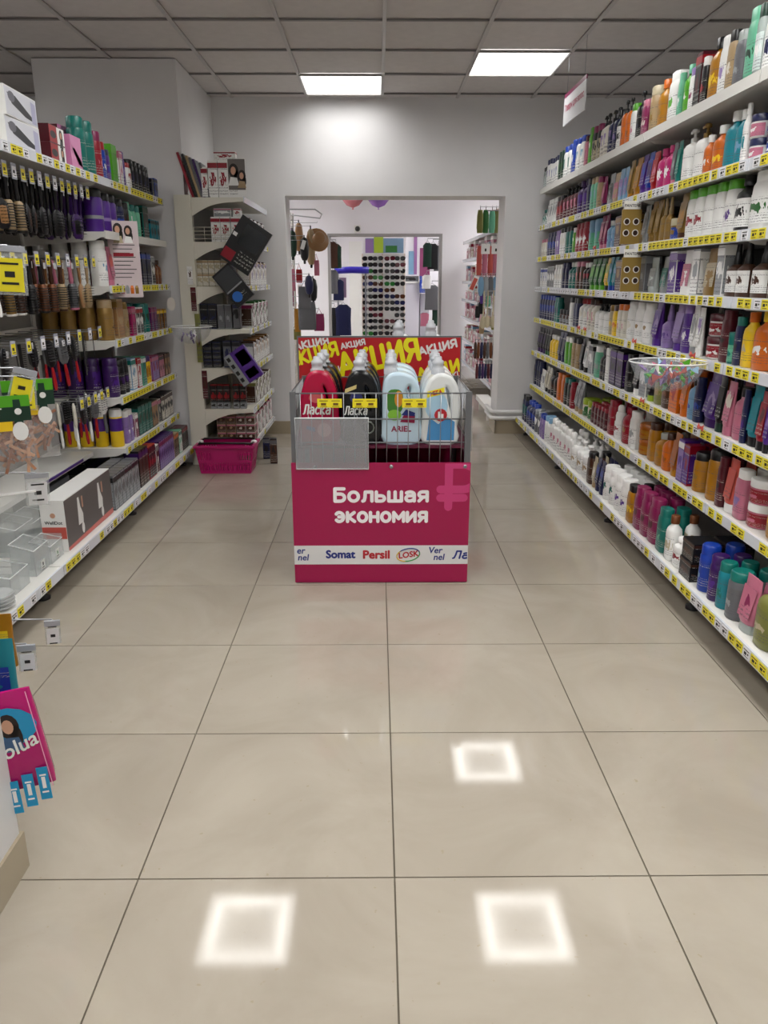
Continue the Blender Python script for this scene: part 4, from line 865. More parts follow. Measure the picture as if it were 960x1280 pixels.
for sx_ in (-1, 1):
    w_ = MB()
    for z in (ZT, .758, .655): w_.tube([(sx_*(hw-.004), 0, z), (sx_*(hw-.004), D, z)], .0034, CARTM, 6)
    y = .04
    while y < D-.02: w_.tube([(sx_*(hw-.004), y, .56), (sx_*(hw-.004), y, ZT)], .0022, WIRE, 5); y += .0465
    cpart(w_, 'wire_side')
w_ = MB()
for z in (ZT, .758): w_.tube([(-hw, D-.01, z), (hw, D-.01, z)], .0034, CARTM, 6)
cpart(w_, 'wire_rear')
cpart(MB().bx(-hw+.005, hw-.005, .004, D-.004, .628, .640, MAGI), 'inner_board')
q = MB()
for x in (-.29, .045, .37): q.lathe([(1, 0), (.6, .003)], .009, .009, WIRE, 2, 12, mx=Matrix.Translation((x, -.0112, .548)) @ Matrix.Rotation(math.pi/2, 4, 'X'))
cpart(q, 'grommet')
FROST = mat('frosted acrylic', 'A9AAAE', .25, 0, .45)
t = thing('clear_sign_pocket', 'empty frosted acrylic sign pocket hung on the front left of the wire bin', 'sign pocket', (ox-.213, oy-.016, .54))
MB().bx(-.158, .158, -.003, .003, 0, .225, FROST).build('sheet', t); MB().tube([(-.158, 0, 0), (.158, 0, 0), (.158, 0, .225), (-.158, 0, .225)], .0035, mat('bright acrylic edge', 'F0F2F2', .1), 6, True).build('rim', t)
for x in (-.10, .11): MB().tube([(x, .0, .222), (x, .006, .235), (x, .016, .222)], .002, WIRE).build('hook', t)
t = thing('clear_sign_pocket', 'small clear acrylic pocket hung on the right side of the wire bin', 'sign pocket', (X1+.012, 3.45, .60)); MB().bx(-.003, .003, -.08, .08, 0, .2, PLASTIC_CLEAR).build('sheet', t)
for k, (px, lab_) in enumerate(((412, 'yellow double price tag wired before the crimson detergent jug'), (456, 'yellow double price tag wired before the black detergent jug'), (518, 'yellow double price tag wired between the two white detergent jugs'))):
    p_ = aty(px, 504, 3.288); t = thing('double_price_tag', lab_, 'price tag', (p_.x, 3.288, p_.z), group=None)
    MB().box((0, 0, 0), (.105, .002, .038), YEL).build('paper', t); q = MB()
    for a_ in (-.026, .026): q.box((a_, -.0013, -.004), (.022, .0006, .010), mat('brown ink', '6A4A10', .6)).box((a_, -.0013, .010), (.036, .0006, .003), mat('brown ink', '6A4A10', .6)).box((a_, -.0013, -.014), (.03, .0006, .002), mat('brown ink', '6A4A10', .6))
    q.build('price_print', t)
SG = MB().bx(X0-.02, X1+.012, 3.885, 3.889, .80, 1.062, mat('red printed board', 'B0141C', .4))
sg = tag(SG.build('promotion_sign'), 'red board with yellow and white slanted lettering standing behind the detergent jugs', 'sign')
sg_fr = MB().bx(X0-.02, X1+.012, 3.884, 3.890, 1.060, 1.068, CARTM).bx(X0-.02, X0-.014, 3.884, 3.890, .80, 1.06, CARTM).bx(X1+.006, X1+.012, 3.884, 3.890, .8, 1.06, CARTM).build('sign_frame', sg)
YL = mat('yellow lettering', 'E8DC14', .4); WL = mat('white lettering', 'DDDAD8', .4)
def slant(cap, m, px, py, wpx, ang, th):
    p_ = aty(px, py, 3.883); stroke_text('АКЦИЯ', cap, wpx/961*4.0, th, m, sg, (p_.x, 3.8838-(.0006 if m is YL else 0), p_.z), ang=ang, clip=(X0-.013, X1+.005, .80, 1.059))
slant(.040, WL, 389, 429, 42, 11, .009); slant(.032, WL, 441, 430, 30, 11, .0065); slant(.045, WL, 547, 434, 47, 13, .010)
slant(.075, YL, 391, 443, 62, 14, .015); slant(.125, YL, 473, 446, 100, 12, .024); slant(.070, YL, 554, 461, 66, 14, .015); slant(.03, WL, 419, 462, 30, 14, .006); slant(.03, WL, 574, 467, 30, 14, .006)
CAPM = mat('milky translucent cap', 'C9CCD2', .2, 0, .85)
JUG = dict(
  a=([(-.082, .004), (-.086, .10), (-.084, .18), (-.066, .26), (-.034, .315), (.02, .318), (.055, .285), (.078, .21), (.085, .12), (.080, .004)], [[(.012, .270), (.034, .262), (.050, .215), (.054, .165), (.044, .135), (.026, .160), (.014, .215)]], -.008),
  b=([(-.080, .004), (-.083, .10), (-.082, .2), (-.078, .265), (-.062, .30), (-.03, .312), (.03, .305), (.066, .28), (.082, .21), (.084, .10), (.082, .004)], [[(.018, .262), (.048, .262), (.052, .215), (.046, .170), (.026, .175)]], -.046),
  c=([(-.080, .004), (-.084, .07), (-.078, .13), (-.082, .19), (-.066, .25), (-.03, .30), (.02, .305), (.062, .275), (.084, .20), (.086, .12), (.072, .07), (.078, .004)], [[(.014, .264), (.036, .256), (.052, .21), (.055, .16), (.044, .125), (.026, .155), (.014, .21)]], -.012))
def jug(kind, hx, name, label, loc, deco, group=None, wn=1):
    t = thing(name, label, 'detergent jug', loc, 0, group); P, Hh, nx = JUG[kind]
    outline([(x*.835, .16+(z-.16)*.91) for x, z in P], Hh, .038, .014, mat('glossy detergent plastic '+hx, hx, .22), 'body', t, (0, 0, 0))
    c = MB().lathe([(1, .30), (1, .322), (.85, .326), (.82, .342), (.9, .344), (.86, .357), (.6, .362), (.55, .374), (.45, .377)], .029, .029, CAPM, 2, 20, c=(nx, 0)); c.build('cap', t)
    ribs = MB()
    for i in range(18): a_ = 2*math.pi*i/18; ribs.box((nx+.0288*math.cos(a_), .0288*math.sin(a_), .313), (.002, .002, .022), CAPM)
    ribs.build('cap_rib', t); yf = -.0525
    if deco == 'r':
        q = MB(); flatp(q, ell(.02, .065, .03, .032), mat('rose print', 'D98A7C', .4), yf); flatp(q, ell(-.01, .205, .034, .022), mat('pale red print', 'C95A60', .4), yf); q.build('flower_print', t); stroke_text('Ласка', .046, .12, .007, pm('wh'), t, (-.012, yf, .155), shear=.12)
        q = MB(); flatp(q, [(-.06, .07), (-.02, .055), (-.02, .075), (-.055, .083)], mat('dark blue print', '1D2C7C', .4), yf); q.build('blue_ribbon_print', t)
    if deco == 'k':
        q = MB().tube([(.03+.026*math.cos(a*.52), yf, .075+.026*math.sin(a*.52)) for a in range(12)], .0035, mat('silver print', '9EA4A0', .3, .6), 5, True); flatp(q, ell(-.02, .205, .028, .024), mat('violet blue print', '2A2E66', .4), yf); q.build('ring_print', t)
        q = MB(); flatp(q, [(-.07, .225), (-.02, .245), (-.018, .262), (-.068, .243)], mat('gold print', 'C9B87A', .4), yf); q.build('gold_print', t); stroke_text('Ласка', .040, .10, .0055, pm('wh'), t, (-.024, yf, .150), shear=.12)
    if deco == 'g':
        q = MB()
        q.lathe([(1, 0), (1, .0012)], .036, .052, mat('green print', '3E7A2A', .4), 3, 20, mx=Matrix.Translation((-.028, yf+.0006, .19)) @ Matrix.Rotation(math.pi/2, 4, 'X')); flatp(q, ell(-.012, .20, .018, .036), mat('orange print', 'D08A2A', .4), yf-.001); flatp(q, ell(-.03, .13, .03, .024), mat('leaf print', '7FB83A', .4), yf-.0012); flatp(q, [(-.005, .10), (.058, .095), (.06, .13), (.02, .15)], mat('crimson print', '8A1640', .4), yf-.0014); flatp(q, [(.0, .13), (.058, .125), (.06, .14), (.02, .155)], BLU, yf-.0016); q.build('picture_print', t)
        text('ARIEL', .034, mat('crimson print', '8A1640', .4), t, (.0, yf, .068), bold=.0014)
    if deco == 'w':
        q = MB(); flatp(q, [(-.06, .018), (.06, .018), (.062, .10), (.03, .12), (-.01, .09), (-.05, .12)], mat('sky blue print', '4A90C8', .4), yf); flatp(q, ell(-.02, .17, .05, .06), mat('pale blue print', 'A8CCE4', .4), yf-.0001); flatp(q, ell(-.0, .13, .028, .028), REDP, yf-.0012); flatp(q, [(-.012, .115), (.012, .115), (.012, .135), (-.004, .135), (-.004, .145), (-.012, .145)], pm('wh'), yf-.0018); q.build('picture_print', t)
        q = MB(); flatp(q, [(-.06, .205), (.014, .222), (.014, .25), (-.06, .232)], YEL, yf-.0004); q.build('yellow_badge', t); stroke_text('МЕГА', .018, .052, .004, REDP, t, (-.022, yf-.001, .227), ang=12)
    return t
rown = ['front row', 'middle row', 'rear row']
for r in range(3):
    y = 3.375+r*.165
    for (px, kd, hx, nm, desc, deco) in ((401, 'a', 'A80E3A', 'detergent_jug', 'crimson detergent jug with flower label', 'r'), (452, 'a', '0E1014', 'detergent_jug', 'black detergent jug with silver ring label', 'k'),
            (501, 'b', 'BCD2E0', 'detergent_jug', 'pale blue-white detergent jug with green picture', 'g'), (549, 'c', 'D9DCDC', 'detergent_jug', 'white detergent jug with blue picture and yellow badge', 'w')):
        p_ = aty(px, 550, 3.375)
        jug(kd, '16181C' if (hx == 'A80E3A' and r) else hx, nm, (desc if not (hx == 'A80E3A' and r) else 'dark detergent jug behind the crimson one')+', '+rown[r]+' of the bin', (p_.x+.004*r, y, .641), deco if r == 0 else ('k' if hx == 'A80E3A' else deco), None)
# second bin, back to back, with white jugs whose caps rise over the red board
cart2 = copy_tree(cart); cart2.location = (ox+.005, 3.905, 0); cart2['label'] = 'second wire promotion bin standing directly behind the red lettered board'
for ch in list(cart2.children):
    if ch.name.split('.')[0] in ('lettering', 'brand_strip', 'oval_ring', 'wire_rear'): bpy.data.objects.remove(ch)
for px, wh_ in ((497, 'left'), (538, 'right')):
    for r in range(2):
        p_ = aty(px, 430, 4.02)
        jug('c', 'D9DCDC', 'detergent_jug', f'cream-capped white jug in the rear bin, {wh_} column, {"nearer" if r == 0 else "farther"}', (p_.x+.014+r*.012, 4.04+r*.17, .75), None)
MB().bx(-.15, hw-.01, .01, D-.02, .6405, .749, MAGI).build('raised_board', cart2)

# ------------------------------------------------------------------ white end shelving unit
ZU = [1.87, 1.583, 1.285, .989, .713, .4165]; YN, YF = 5.66, 6.80
un = thing('cosmetics_shelf', 'white shelf unit with arched end brackets standing in the corner beside the doorway', 'shelving unit', (-1.1, YN, 0))
def up_(mb, name, par=None): return mb.build(name, par or un, (1.1, -YN, 0) if par is None else (0, 0, 0))
CRM = mat('off-white painted steel', 'D6D3C6', .4)
up_(MB().bx(-1.385, -1.270, YN-.012, YN+.045, 0, 1.885, CRM), 'end_post'); up_(MB().bx(-1.32, -1.30, YN+.05, YF, .1, 1.87, mat('back panel', '8E8D88', .6)), 'back_panel'); up_(MB().bx(-1.34, -1.27, YF-.04, YF+.01, 0, 1.885, CRM), 'end_post')
for k, z in enumerate(ZU+[.17]):
    s_ = up_(MB().bx(-1.30, -.912, YN+.012, YF, z-.022, z, CRM), 'shelf')
    MB().bx(-.912, -.905, YN+.0, YF, z-.034, z+.006, RAILM).build('price_rail', s_)
    if k:
        tgm = [tagmesh(YEL).mesh('price_tag'), tagmesh(WTAG).mesh('price_tag')] if k == 1 else tgm
        y = YN+.05
        while y < YF-.05:
            if random.random() < .7: obj('price_tag', tgm[0 if random.random() < .2 else 1], s_, (-.9045, y, z-.013), math.pi/2)
            y += .06
    if k < 6:
        n = 12; pts = [(-1.28, z), (-.912, z), (-.912, z-.026)]
        pts += [(-.95-.0*i, z-.028) for i in (0,)]+[(-.96-(.30)*(i/n), z-.030-.085*(i/n)**2.4) for i in range(1, n+1)]+[(-1.28, z-.125)]
        up_(MB().prism(pts, YN, YN+.012, CRM), 'arched_bracket')
def ubox(px0, px1, z, h, d, bc, cc, lc, label, group=None, y=5.70, zo=0, kind='X'):
    a, b_ = aty(px0, 400, y), aty(px1, 400, y); a.x = (px0-471)/F*(y*.957+(H-z)*.29)+y*.009*0; b_.x = (px1-471)/F*(y*.957+(H-z)*.29)
    w = abs(b_.x-a.x)
    return place(kind, round(w*.96, 4), d, h, bc, cc, lc, ((a.x+b_.x)/2, y+d/2, z+.001+zo), 0, label, group)
z = ZU[0]
for k, (p0, p1) in enumerate(((262, 274.5), (274.5, 287), (287, 299))): ubox(p0, p1, z, .235, .07, 'wh', 'cn', 'wh', f'white hair dye carton with red top band, {ORD[k+1]} from left, top of corner shelf unit', 'hair dye cartons on the unit top')
ubox(253.5, 261.5, z, .195, .07, 'wh', 'cn', 'wh', 'shorter white and red carton left of the three hair dye cartons'); ubox(270, 298, z, .055, .07, 'wh', 'cn', 'wh', 'white carton lying flat on top of the hair dye cartons', zo=.236)
t = thing('picture_card', 'small poster card of two women standing on the corner shelf unit', 'poster', (-.955, 5.70, z+.001)); MB().bx(-.062, .062, 0, .004, 0, .25, pm('wh')).build('card', t); q = MB().bx(-.058, .058, -.0008, 0, .05, .245, GREYP); girl(q, -.02, .16, .11, -.0016, pm('wh')); girl(q, .035, .13, .09, -.0022, pm('be')); q.build('portrait_print', t)
place('X', .08, .05, .2, 'pk', 'cn', 'pk', (-.955, 5.80, z+.001), 0, 'pink and red carton behind the card of two women', None)
for k, (c, dx) in enumerate((('cn', 0), ('bk', .028), ('be', .050), ('gy', .068), ('pu', .088), ('si', .106), ('gy', .124))):
    t = thing('palette_box', f'slim {CN[c]} palette box, {ORD[k+1]} from left of seven leaning on the corner unit', 'box', (-1.262+dx*.9, 5.70, ZU[0]+.001), group='palette boxes leaning on the corner unit', rot=(0, -.30+.01*k, 0))
    hh = .30-.012*k; MB().bx(-.008, .008, 0, .16, 0, hh, pm(c)).build('body', t); MB().bx(.0082, .009, .01, .15, .01, hh-.02, printmat(c, 'wh' if c != 'si' else 'bk')).build('printed_face', t)
z = ZU[1]
for k, (p0, p1) in enumerate(((265, 277), (277, 289.5), (290, 302))): ubox(p0, p1, z, .165, .07, 'wh', 'cn', 'wh', f'white hair dye carton with red top band, {ORD[k+1]} from left, second shelf of corner unit', 'hair dye cartons on the second shelf of the corner unit', y=5.72)
ubox(269, 292, z, .055, .07, 'wh', 'pk', 'si', 'white carton lying on the second shelf dye cartons, left', zo=.166, y=5.72); ubox(294, 303, z, .055, .07, 'wh', 'cn', 'wh', 'small white and red carton lying right of it, second shelf of corner unit', zo=.166, y=5.72)
q = MB()
for zz in (.02, .045, .07, .095): q.tube([(-1.265, YN-.004, z+zz), (-.98, YN-.004, z+zz)], .002, CRM, 5)
for xx in (-1.265, -1.19, -1.12, -1.05, -.98): q.tube([(xx, YN-.004, z), (xx, YN-.004, z+.095)], .002, CRM, 5)
tag(q.build('wire_guard'), 'low white wire guard along the second shelf of the corner unit', 'wire guard')
z = ZU[2]
for r in range(2):
    for k in range(5): ubox(247+k*7.6, 254.4+k*7.6, z, .088, .10, 'cr', 'be', 'ow', f'pale beige carton, {["lower", "upper"][r]} row, {ORD[k+1]} from left, third shelf of corner unit', 'pale cartons on the third shelf of the corner unit', zo=r*.089, y=5.72)
z = ZU[3]
for k in range(2): ubox(251+k*10.5, 261+k*10.5, z, .175, .08, 'nv', 'bk', 'bk', f'dark navy carton, {["left", "right"][k]} of two, fourth shelf of corner unit', 'navy cartons on the corner unit', y=5.72)
for k in range(2): ubox(273+k*9, 281.5+k*9, z, .17, .08, 'si', 'gy', 'gy', f'silver grey carton, {["left", "right"][k]} of two, fourth shelf of corner unit', 'grey cartons on the corner unit', y=5.72)
ubox(292, 301, z, .18, .08, 'bk', 'nv', 'gy', 'black carton right of the silver grey ones, fourth shelf of corner unit', y=5.72)
z = ZU[4]
for r in range(3):
    for k in range(2): ubox(255+k*11.5, 266+k*11.5, z, .062, .12, 'bk', 'nv', 'bk', f'flat black carton, {["bottom", "middle", "top"][r]} of stack, {["left", "right"][k]} stack, fifth shelf of corner unit', 'stacked flat black cartons', zo=r*.063, y=5.72)
for k in range(2): ubox(280+k*11, 290+k*11, z, .19, .08, 'nv', 'bk', 'gy', f'tall navy carton, {["left", "right"][k]} of two, fifth shelf of corner unit', 'tall navy cartons', y=5.72)
z = ZU[5]
for k, p0 in enumerate((264, 272, 280, 292, 300.5)): ubox(p0, p0+7.6, z, .17, .05, 'rd', 'bk', 'bk', f'red and black polish carton, {ORD[k+1]} from left, sixth shelf of corner unit', 'red and black cartons', y=5.72); ubox(p0, p0+7.6, z, .001+.05, .04, 'bk', 'gy', 'si', f'small black box before the {ORD[k+1]} red and black carton, sixth shelf', 'small black boxes', y=5.675)
for r in range(3):
    for k in range(4): ubox(272+k*12, 283.5+k*12, .17, .06, .10, 'ow' if k > 1 else 'be', 'pk', 'br', f'small pale carton, {["bottom", "middle", "top"][r]} row, {ORD[k+1]} from left, base of corner unit', 'pale cartons on the base of the corner unit', zo=r*.061, y=5.72)
UC = [None, ('wh', 'bk', 'br'), ('be', 'vi', 'br'), ('wh', 'mg', 'gn'), ('br', 'si', 'tn'), ('wh', 'ol', 'br'), ('pk', 'wh', 'br')]
for i in range(1, 7):
    z = (ZU+[.17])[i]; y = 5.92; k = 0
    while y < 6.74:
        c = UC[i][k % 3]; hh = [.17, .16, .18][k % 3]
        place('X', .062, .10, hh, c, UC[i][(k+1) % 3], 'wh' if c != 'wh' else 'br', (-.975, y, z+.001), math.pi/2, f'{CN[c]} carton on the aisle side, {ORD[k+1]} from camera, {["", "second", "third", "fourth", "fifth", "sixth", "base"][i]} shelf of corner unit', 'cartons on the aisle side of the corner unit', whole=True)
        y += .066; k += 1
for k, (c, p0, z0, z1) in enumerate((('wh', 237.5, 1.30, 1.42), ('bu', 240, 1.12, 1.28), ('ol', 243, .76, 1.10), ('bu', 247, .50, .70))):
    x_ = (p0+3-471)/F*5.45
    q = MB().bx(-.018, .018, 0, .008, 0, z1-z0, printmat(c, 'br')); tag(q.build('hair_strand_card', None, (x_, YN-.024, z0)), f'{CN[c]} sample strip hanging on the post of the corner unit, {ORD[k+1]} from top', 'sample strip')
def tilted(label, px, py, w, h, d, ang, body, prints, y=5.60):
    p_ = aty(px, py, y); t = thing('hanging_carton', label, 'box', p_, 0, rot=(0, math.radians(ang), 0))
    MB().box((0, 0, 0), (w, d, h), pm(body)).build('body', t)
    q = MB()
    for (x0, x1, z0, z1, c) in prints: q.bx(x0*w/2, x1*w/2, -d/2-.0012, -d/2, z0*h/2, z1*h/2, c if not isinstance(c, str) else pm(c))
    q.build('printed_front', t); return t
t = tilted('large black carton with red corner hanging tilted on the corner unit', 307, 307, .235, .325, .03, 34, 'bk', [(-.5, .8, -.1, .8, mat('dark window', '0A1218', .1)), (-.95, -.25, -.9, -.45, 'cn'), (-.1, .9, -.88, -.3, printmat('bk', 'gy')), (-.95, -.7, .1, .25, 'wh')])
t = tilted('smaller black carton with blue round badge hanging below the large black one', 292, 357, .15, .27, .05, 141, 'bk', [(-.9, .9, -.9, .05, mat('charcoal print', '35383C', .3)), (-.9, .9, .08, .16, 'si'), (-.6, .8, .2, .9, printmat('bk', 'si'))])
MB().lathe([(1, 0), (1, .002)], .036, .036, mat('blue badge', '2A6AC0', .3), 2, 20, mx=Matrix.Translation((.025, -.0265, .075)) @ Matrix.Rotation(math.pi/2, 4, 'X')).build('blue_badge', t)
t = tilted('violet carton with four dark windows hanging tilted low on the corner unit', 305, 457, .17, .25, .05, 147, 'vi', [(-.98, .35, -.96, .96, 'vi'), (.4, 1, -.98, .98, 'si'), (-.9, .1, -.8, .0, 'li'), (-.8, .2, .3, .8, printmat('vi', 'go'))])
q = MB()
for k in range(4): q.bx(.052, .076, -.0275, -.0262, -.105+k*.056, -.075+k*.056, pm('bk'))
q.build('dark_window', t)

# ------------------------------------------------------------------ basket on the floor
BK = mat('magenta basket plastic', 'B01265', .35)
bk = thing('shopping_basket', 'magenta plastic shopping basket with black handles on the floor before the corner unit', 'basket', (-1.085, 5.37, 0))
def bwall(p0, p1, t0, t1, name):   # bottom points, top points of one wall
    q = MB()
    def P(u, v): 
        a = Vector(p0).lerp(Vector(p1), u); b_ = Vector(t0).lerp(Vector(t1), u); return a.lerp(b_, v)
    nrm = (Vector(p1)-Vector(p0)).cross(Vector(t0)-Vector(p0)).normalized()*.004
    def quad(u0, u1, v0, v1):
        c = [P(u0, v0), P(u1, v0), P(u1, v1), P(u0, v1)]; q.add(c+[v+nrm for v in c], [(0, 1, 2, 3), (7, 6, 5, 4), (0, 4, 5, 1), (1, 5, 6, 2), (2, 6, 7, 3), (3, 7, 4, 0)], BK)
    quad(0, 1, 0, .10); quad(0, 1, .40, .50); quad(0, 1, .80, 1)
    n = int((Vector(p1)-Vector(p0)).length/.016)
    for i in range(n+1):
        u = i/(n+.55); quad(u, u+.55/(n+.55), .10, .40)
        if u < .24 or u > .74: quad(u, u+.55/(n+.55), .50, .80)
    quad(.24, .76, .50, .80); q.build(name, bk)
b0, b1, t0_, t1_ = -.175, .175, -.205, .205
bwall((b0, 0, .002), (b1, 0, .002), (t0_, -.02, .20), (t1_, -.02, .20), 'front_wall'); bwall((b1, .22, .002), (b0, .22, .002), (t1_, .235, .20), (t0_, .235, .20), 'rear_wall')
bwall((b1, 0, .002), (b1, .22, .002), (t1_, -.02, .20), (t1_, .235, .20), 'side_wall'); bwall((b0, .22, .002), (b0, 0, .002), (t0_, .235, .20), (t0_, -.02, .20), 'side_wall')
MB().bx(b0, b1, 0, .22, 0, .006, BK).build('bottom', bk)
MB().bx(t0_-.012, t1_+.012, -.035, -.015, .19, .205, BK).bx(t0_-.012, t1_+.012, .232, .25, .19, .205, BK).bx(t0_-.012, t0_+.008, -.015, .232, .19, .205, BK).bx(t1_-.008, t1_+.012, -.015, .232, .19, .205, BK).build('rim', bk)
for k, yy in enumerate((.02, .20)):
    MB().tube([(t0_+.01, .11, .208), (t0_+.02, yy, .214), (0, yy, .218), (t1_-.02, yy, .214), (t1_-.01, .11, .208)], .008, BLACK, 8).build('handle', bk)
for xx in (t0_+.012, t1_-.012): MB().lathe([(1, .2), (1, .216), (.5, .222)], .022, .022, pm('wh'), 2, 14, c=(xx, .11)).build('hinge_disc', bk)
for k, (px, h_) in enumerate(((332.5, .165), (341.5, .19))):
    y = 5.86-.16*k; x_ = (px-471)/F*(y*.957+.35)
    place('X', .052, .06, h_, 'bk', 'gy', 'br' if k else 'nv', (x_, y, .001), .1, f'{["left and farther", "right and nearer"][k]} small black carton standing on the floor beside the basket', 'two black cartons on the floor')

# ------------------------------------------------------------------ clear bowls clipped on the shelves
def bowl(label, loc, r, side, n, cols, seed):
    t = thing('clip_on_bowl', label, 'bowl', loc)
    MB().lathe([(.25, -.115), (.55, -.10), (.8, -.065), (.94, -.02), (1, 0), (.985, 0), (.92, -.022), (.78, -.064), (.5, -.095), (.2, -.108)], r, r, mat('clear bowl plastic', 'C9CED6', .04, 0, .15), 2, 32, caps=True).build('bowl_shell', t)
    MB().tube([(r*math.cos(a*math.pi/16), r*math.sin(a*math.pi/16), 0) for a in range(32)], .0032, mat('bright acrylic edge', 'F0F2F2', .1), 6, True).build('rim', t)
    MB().tube([(side*r, -.0, 0), (side*(r+.012), 0, -.002), (side*(r+.012), -.012, -.03), (side*(r+.03), -.03, -.03)], .003, mat('clear bowl plastic', 'C9CED6', .06, 0, .32)).build('clip', t)
    R = random.Random(seed)
    key = {}
    for k in range(n):
        c = cols[k % len(cols)]
        a, q = R.uniform(0, 6.28), math.sqrt(R.random())*r*.6
        if c not in key:
            m = MB(); 
            for s_ in (-1, 1): m.add([(0, 0, 0), (s_*.032, .008, .02), (s_*.034, 0, -.018), (s_*.03, -.010, .002)], [(0, 1, 2), (0, 2, 3), (0, 3, 1), (1, 3, 2)], pm(c))
            m.box((0, 0, 0), (.010, .010, .010), pm(c)); key[c] = m.mesh('hair_bow')
        o = obj('hair_bow', key[c], None, (loc[0]+q*math.cos(a), loc[1]+q*math.sin(a), loc[2]-.092+(q/r)**2*.09+.045*(k/n))); o.rotation_euler = (R.uniform(-1, 1), R.uniform(-1, 1), R.uniform(0, 3))
        tag(o, f'{CN[c]} hair bow among the mixed bows heaped in the {"right" if side > 0 else "left"} clear bowl', 'hair bow', f'{CN[c]} bows in the {"right" if side > 0 else "left"} bowl')
p_ = atx(835, 452, 1.17); bowl('clear plastic bowl of pastel hair bows clipped to the fifth right shelf', (1.17, p_.y, p_.z), .150, 1, 48, ['pk', 'mi', 'lb', 'li', 'lg', 'wh', 'co'], 3)
p_ = atx(239, 408, -1.29); bowl('clear plastic bowl with few violet bows clipped to far end of left shelves', (-1.29, p_.y, p_.z), .145, -1, 6, ['li', 'vi', 'wh'], 5)
# coral bows fixed on the right rails
for px, lv in ((805, 6), (795, 5), (868, 5), (878, 6), (725, 5), (733, 5), (745, 3)):
    z = RZ[lv-1]; y = yof(px, 1.33, z); q = MB()
    for s_ in (-1, 1): q.add([(0, 0, 0), (0, s_*.026, .016), (0, s_*.026, -.014), (-.010, s_*.016, 0)], [(0, 1, 2), (0, 2, 3), (0, 3, 1), (1, 3, 2)], pm('co'))
    q.box((-.003, 0, 0), (.010, .010, .010), pm('co')); tag(q.build('hair_bow', None, (1.322, y, z+.012)), f'coral hair bow clipped on the {ORD[lv]} right rail, about {round(y*10)} tenths of metres away' if False else f'coral hair bow clipped on the rail of the {ORD[lv]} right shelf', 'hair bow', f'coral bows on the {ORD[lv]} right rail')

# ------------------------------------------------------------------ hanging sign
t = thing('hanging_sign', 'white aisle sign with magenta top band hanging from the ceiling, right', 'sign', (1.25, 5.38, 2.31))
MB().bx(-.003, .003, -.28, .28, 0, .165, mat('white sign board', 'DADADC', .4)).build('board', t); MB().bx(-.0035, .0035, -.28, .28, .165, .19, pm('mg')).build('top_band', t)
for yy in (-.22, .22): MB().tube([(0, yy, .19), (0, yy, CZ-2.31)], .001, WIRE, 4).build('wire', t)
text('Товары для волос', .055, mat('pink lettering', 'B8345E', .4), t, (-.0038, 0, .095), rot=(math.pi/2, 0, -math.pi/2), bold=.0012)

# ------------------------------------------------------------------ room behind the doorway
rm = lambda a, b_: random.uniform(a, b_)
# balloons and camera
for px, c, hx, y in ((441, 'pink', 'E88A98', 9.5), (473, 'purple', 'A070D0', 9.5)):
    p_ = aty(px, 251, y)
    t = thing('balloon', f'{c} balloon floating under the ceiling behind the doorway', 'balloon', (p_.x, y, p_.z+.04))
    MB().lathe([(.05, -.115), (.5, -.09), (.85, -.03), (1, .03), (.93, .08), (.6, .125), (.1, .145)], .143, .143, mat(c+' balloon rubber', hx, .2, 0, .9), 2, 20).build('skin', t); MB().lathe([(.3, -.135), (1, -.13), (.4, -.114)], .012, .012, mat(c+' balloon rubber', hx, .2, 0, .9), 2, 8).build('knot', t)
    MB().tube([(0, 0, .14), (0, 0, 2.9-p_.z-.04)], .001, pm('wh'), 4).build('string', t)
p_ = aty(447, 286, 12.33); t = thing('security_camera', 'small white dome camera on the wall above the second doorway', 'camera', (p_.x, 12.33, p_.z))
MB().box((0, .035, 0), (.10, .07, .10), pm('wh')).build('housing', t); MB().lathe([(1, 0), (.9, .03), (.5, .05), (.1, .055)], .04, .04, BLACK, 2, 14, mx=Matrix.Rotation(math.pi/2, 4, 'X')).build('lens', t)
# left rack with umbrellas and bags
GR = mat('light wire grid', 'C8C4C0', .3, .4)
def grid_rack(label, x, y0, y1, z0, z1, side, name='grid_rack'):
    t = thing(name, label, 'rack', (x, y0, 0)); q = MB()
    y = 0
    while y <= y1-y0+.001: q.tube([(0, y, z0), (0, y, z1)], .004, GR, 5); y += .1
    z = z0
    while z <= z1: q.tube([(0, 0, z), (0, y1-y0, z)], .003, GR, 5); z += .1
    q.build('wire_grid', t); MB().tube([(0, 0, 0), (0, 0, z1)], .012, GR, 8).build('post', t); MB().tube([(0, y1-y0, 0), (0, y1-y0, z1)], .012, GR, 8).build('post', t)
    MB().bx(-.02, .02, -.02, y1-y0+.02, 0, .03, GR).build('base_bar', t); return t
RKL = grid_rack('wire grid rack with umbrellas and bags left behind the doorway', -.83, 7.35, 8.1, 0, 1.95, 1)
def umbrella(px, py0, py1, y, c, label, r=.042):
    a, b_ = aty(px, py0, y), aty(px, py1, y); h = a.z-b_.z; t = thing('folded_umbrella', label, 'umbrella', (a.x, y, b_.z), group='folded umbrellas behind the doorway')
    MB().lathe([(.5, .03), (.85, .06), (1, h*.6), (.75, h*.85), (.3, h*.92)], r, r, pm(c), 2, 10).build('canopy', t); MB().tube([(0, 0, h*.9), (0, 0, h)], .006, BLACK, 6).build('shaft', t); MB().lathe([(.8, 0), (1, .02), (.8, .04)], .012, .012, BLACK, 2, 8).build('tip', t); return t
umbrella(365, 285, 325, 7.5, 'dg', 'dark green folded umbrella hanging leftmost behind the doorway'); umbrella(380, 294, 330, 7.45, 'bk', 'black-green folded umbrella with white tag behind the doorway')
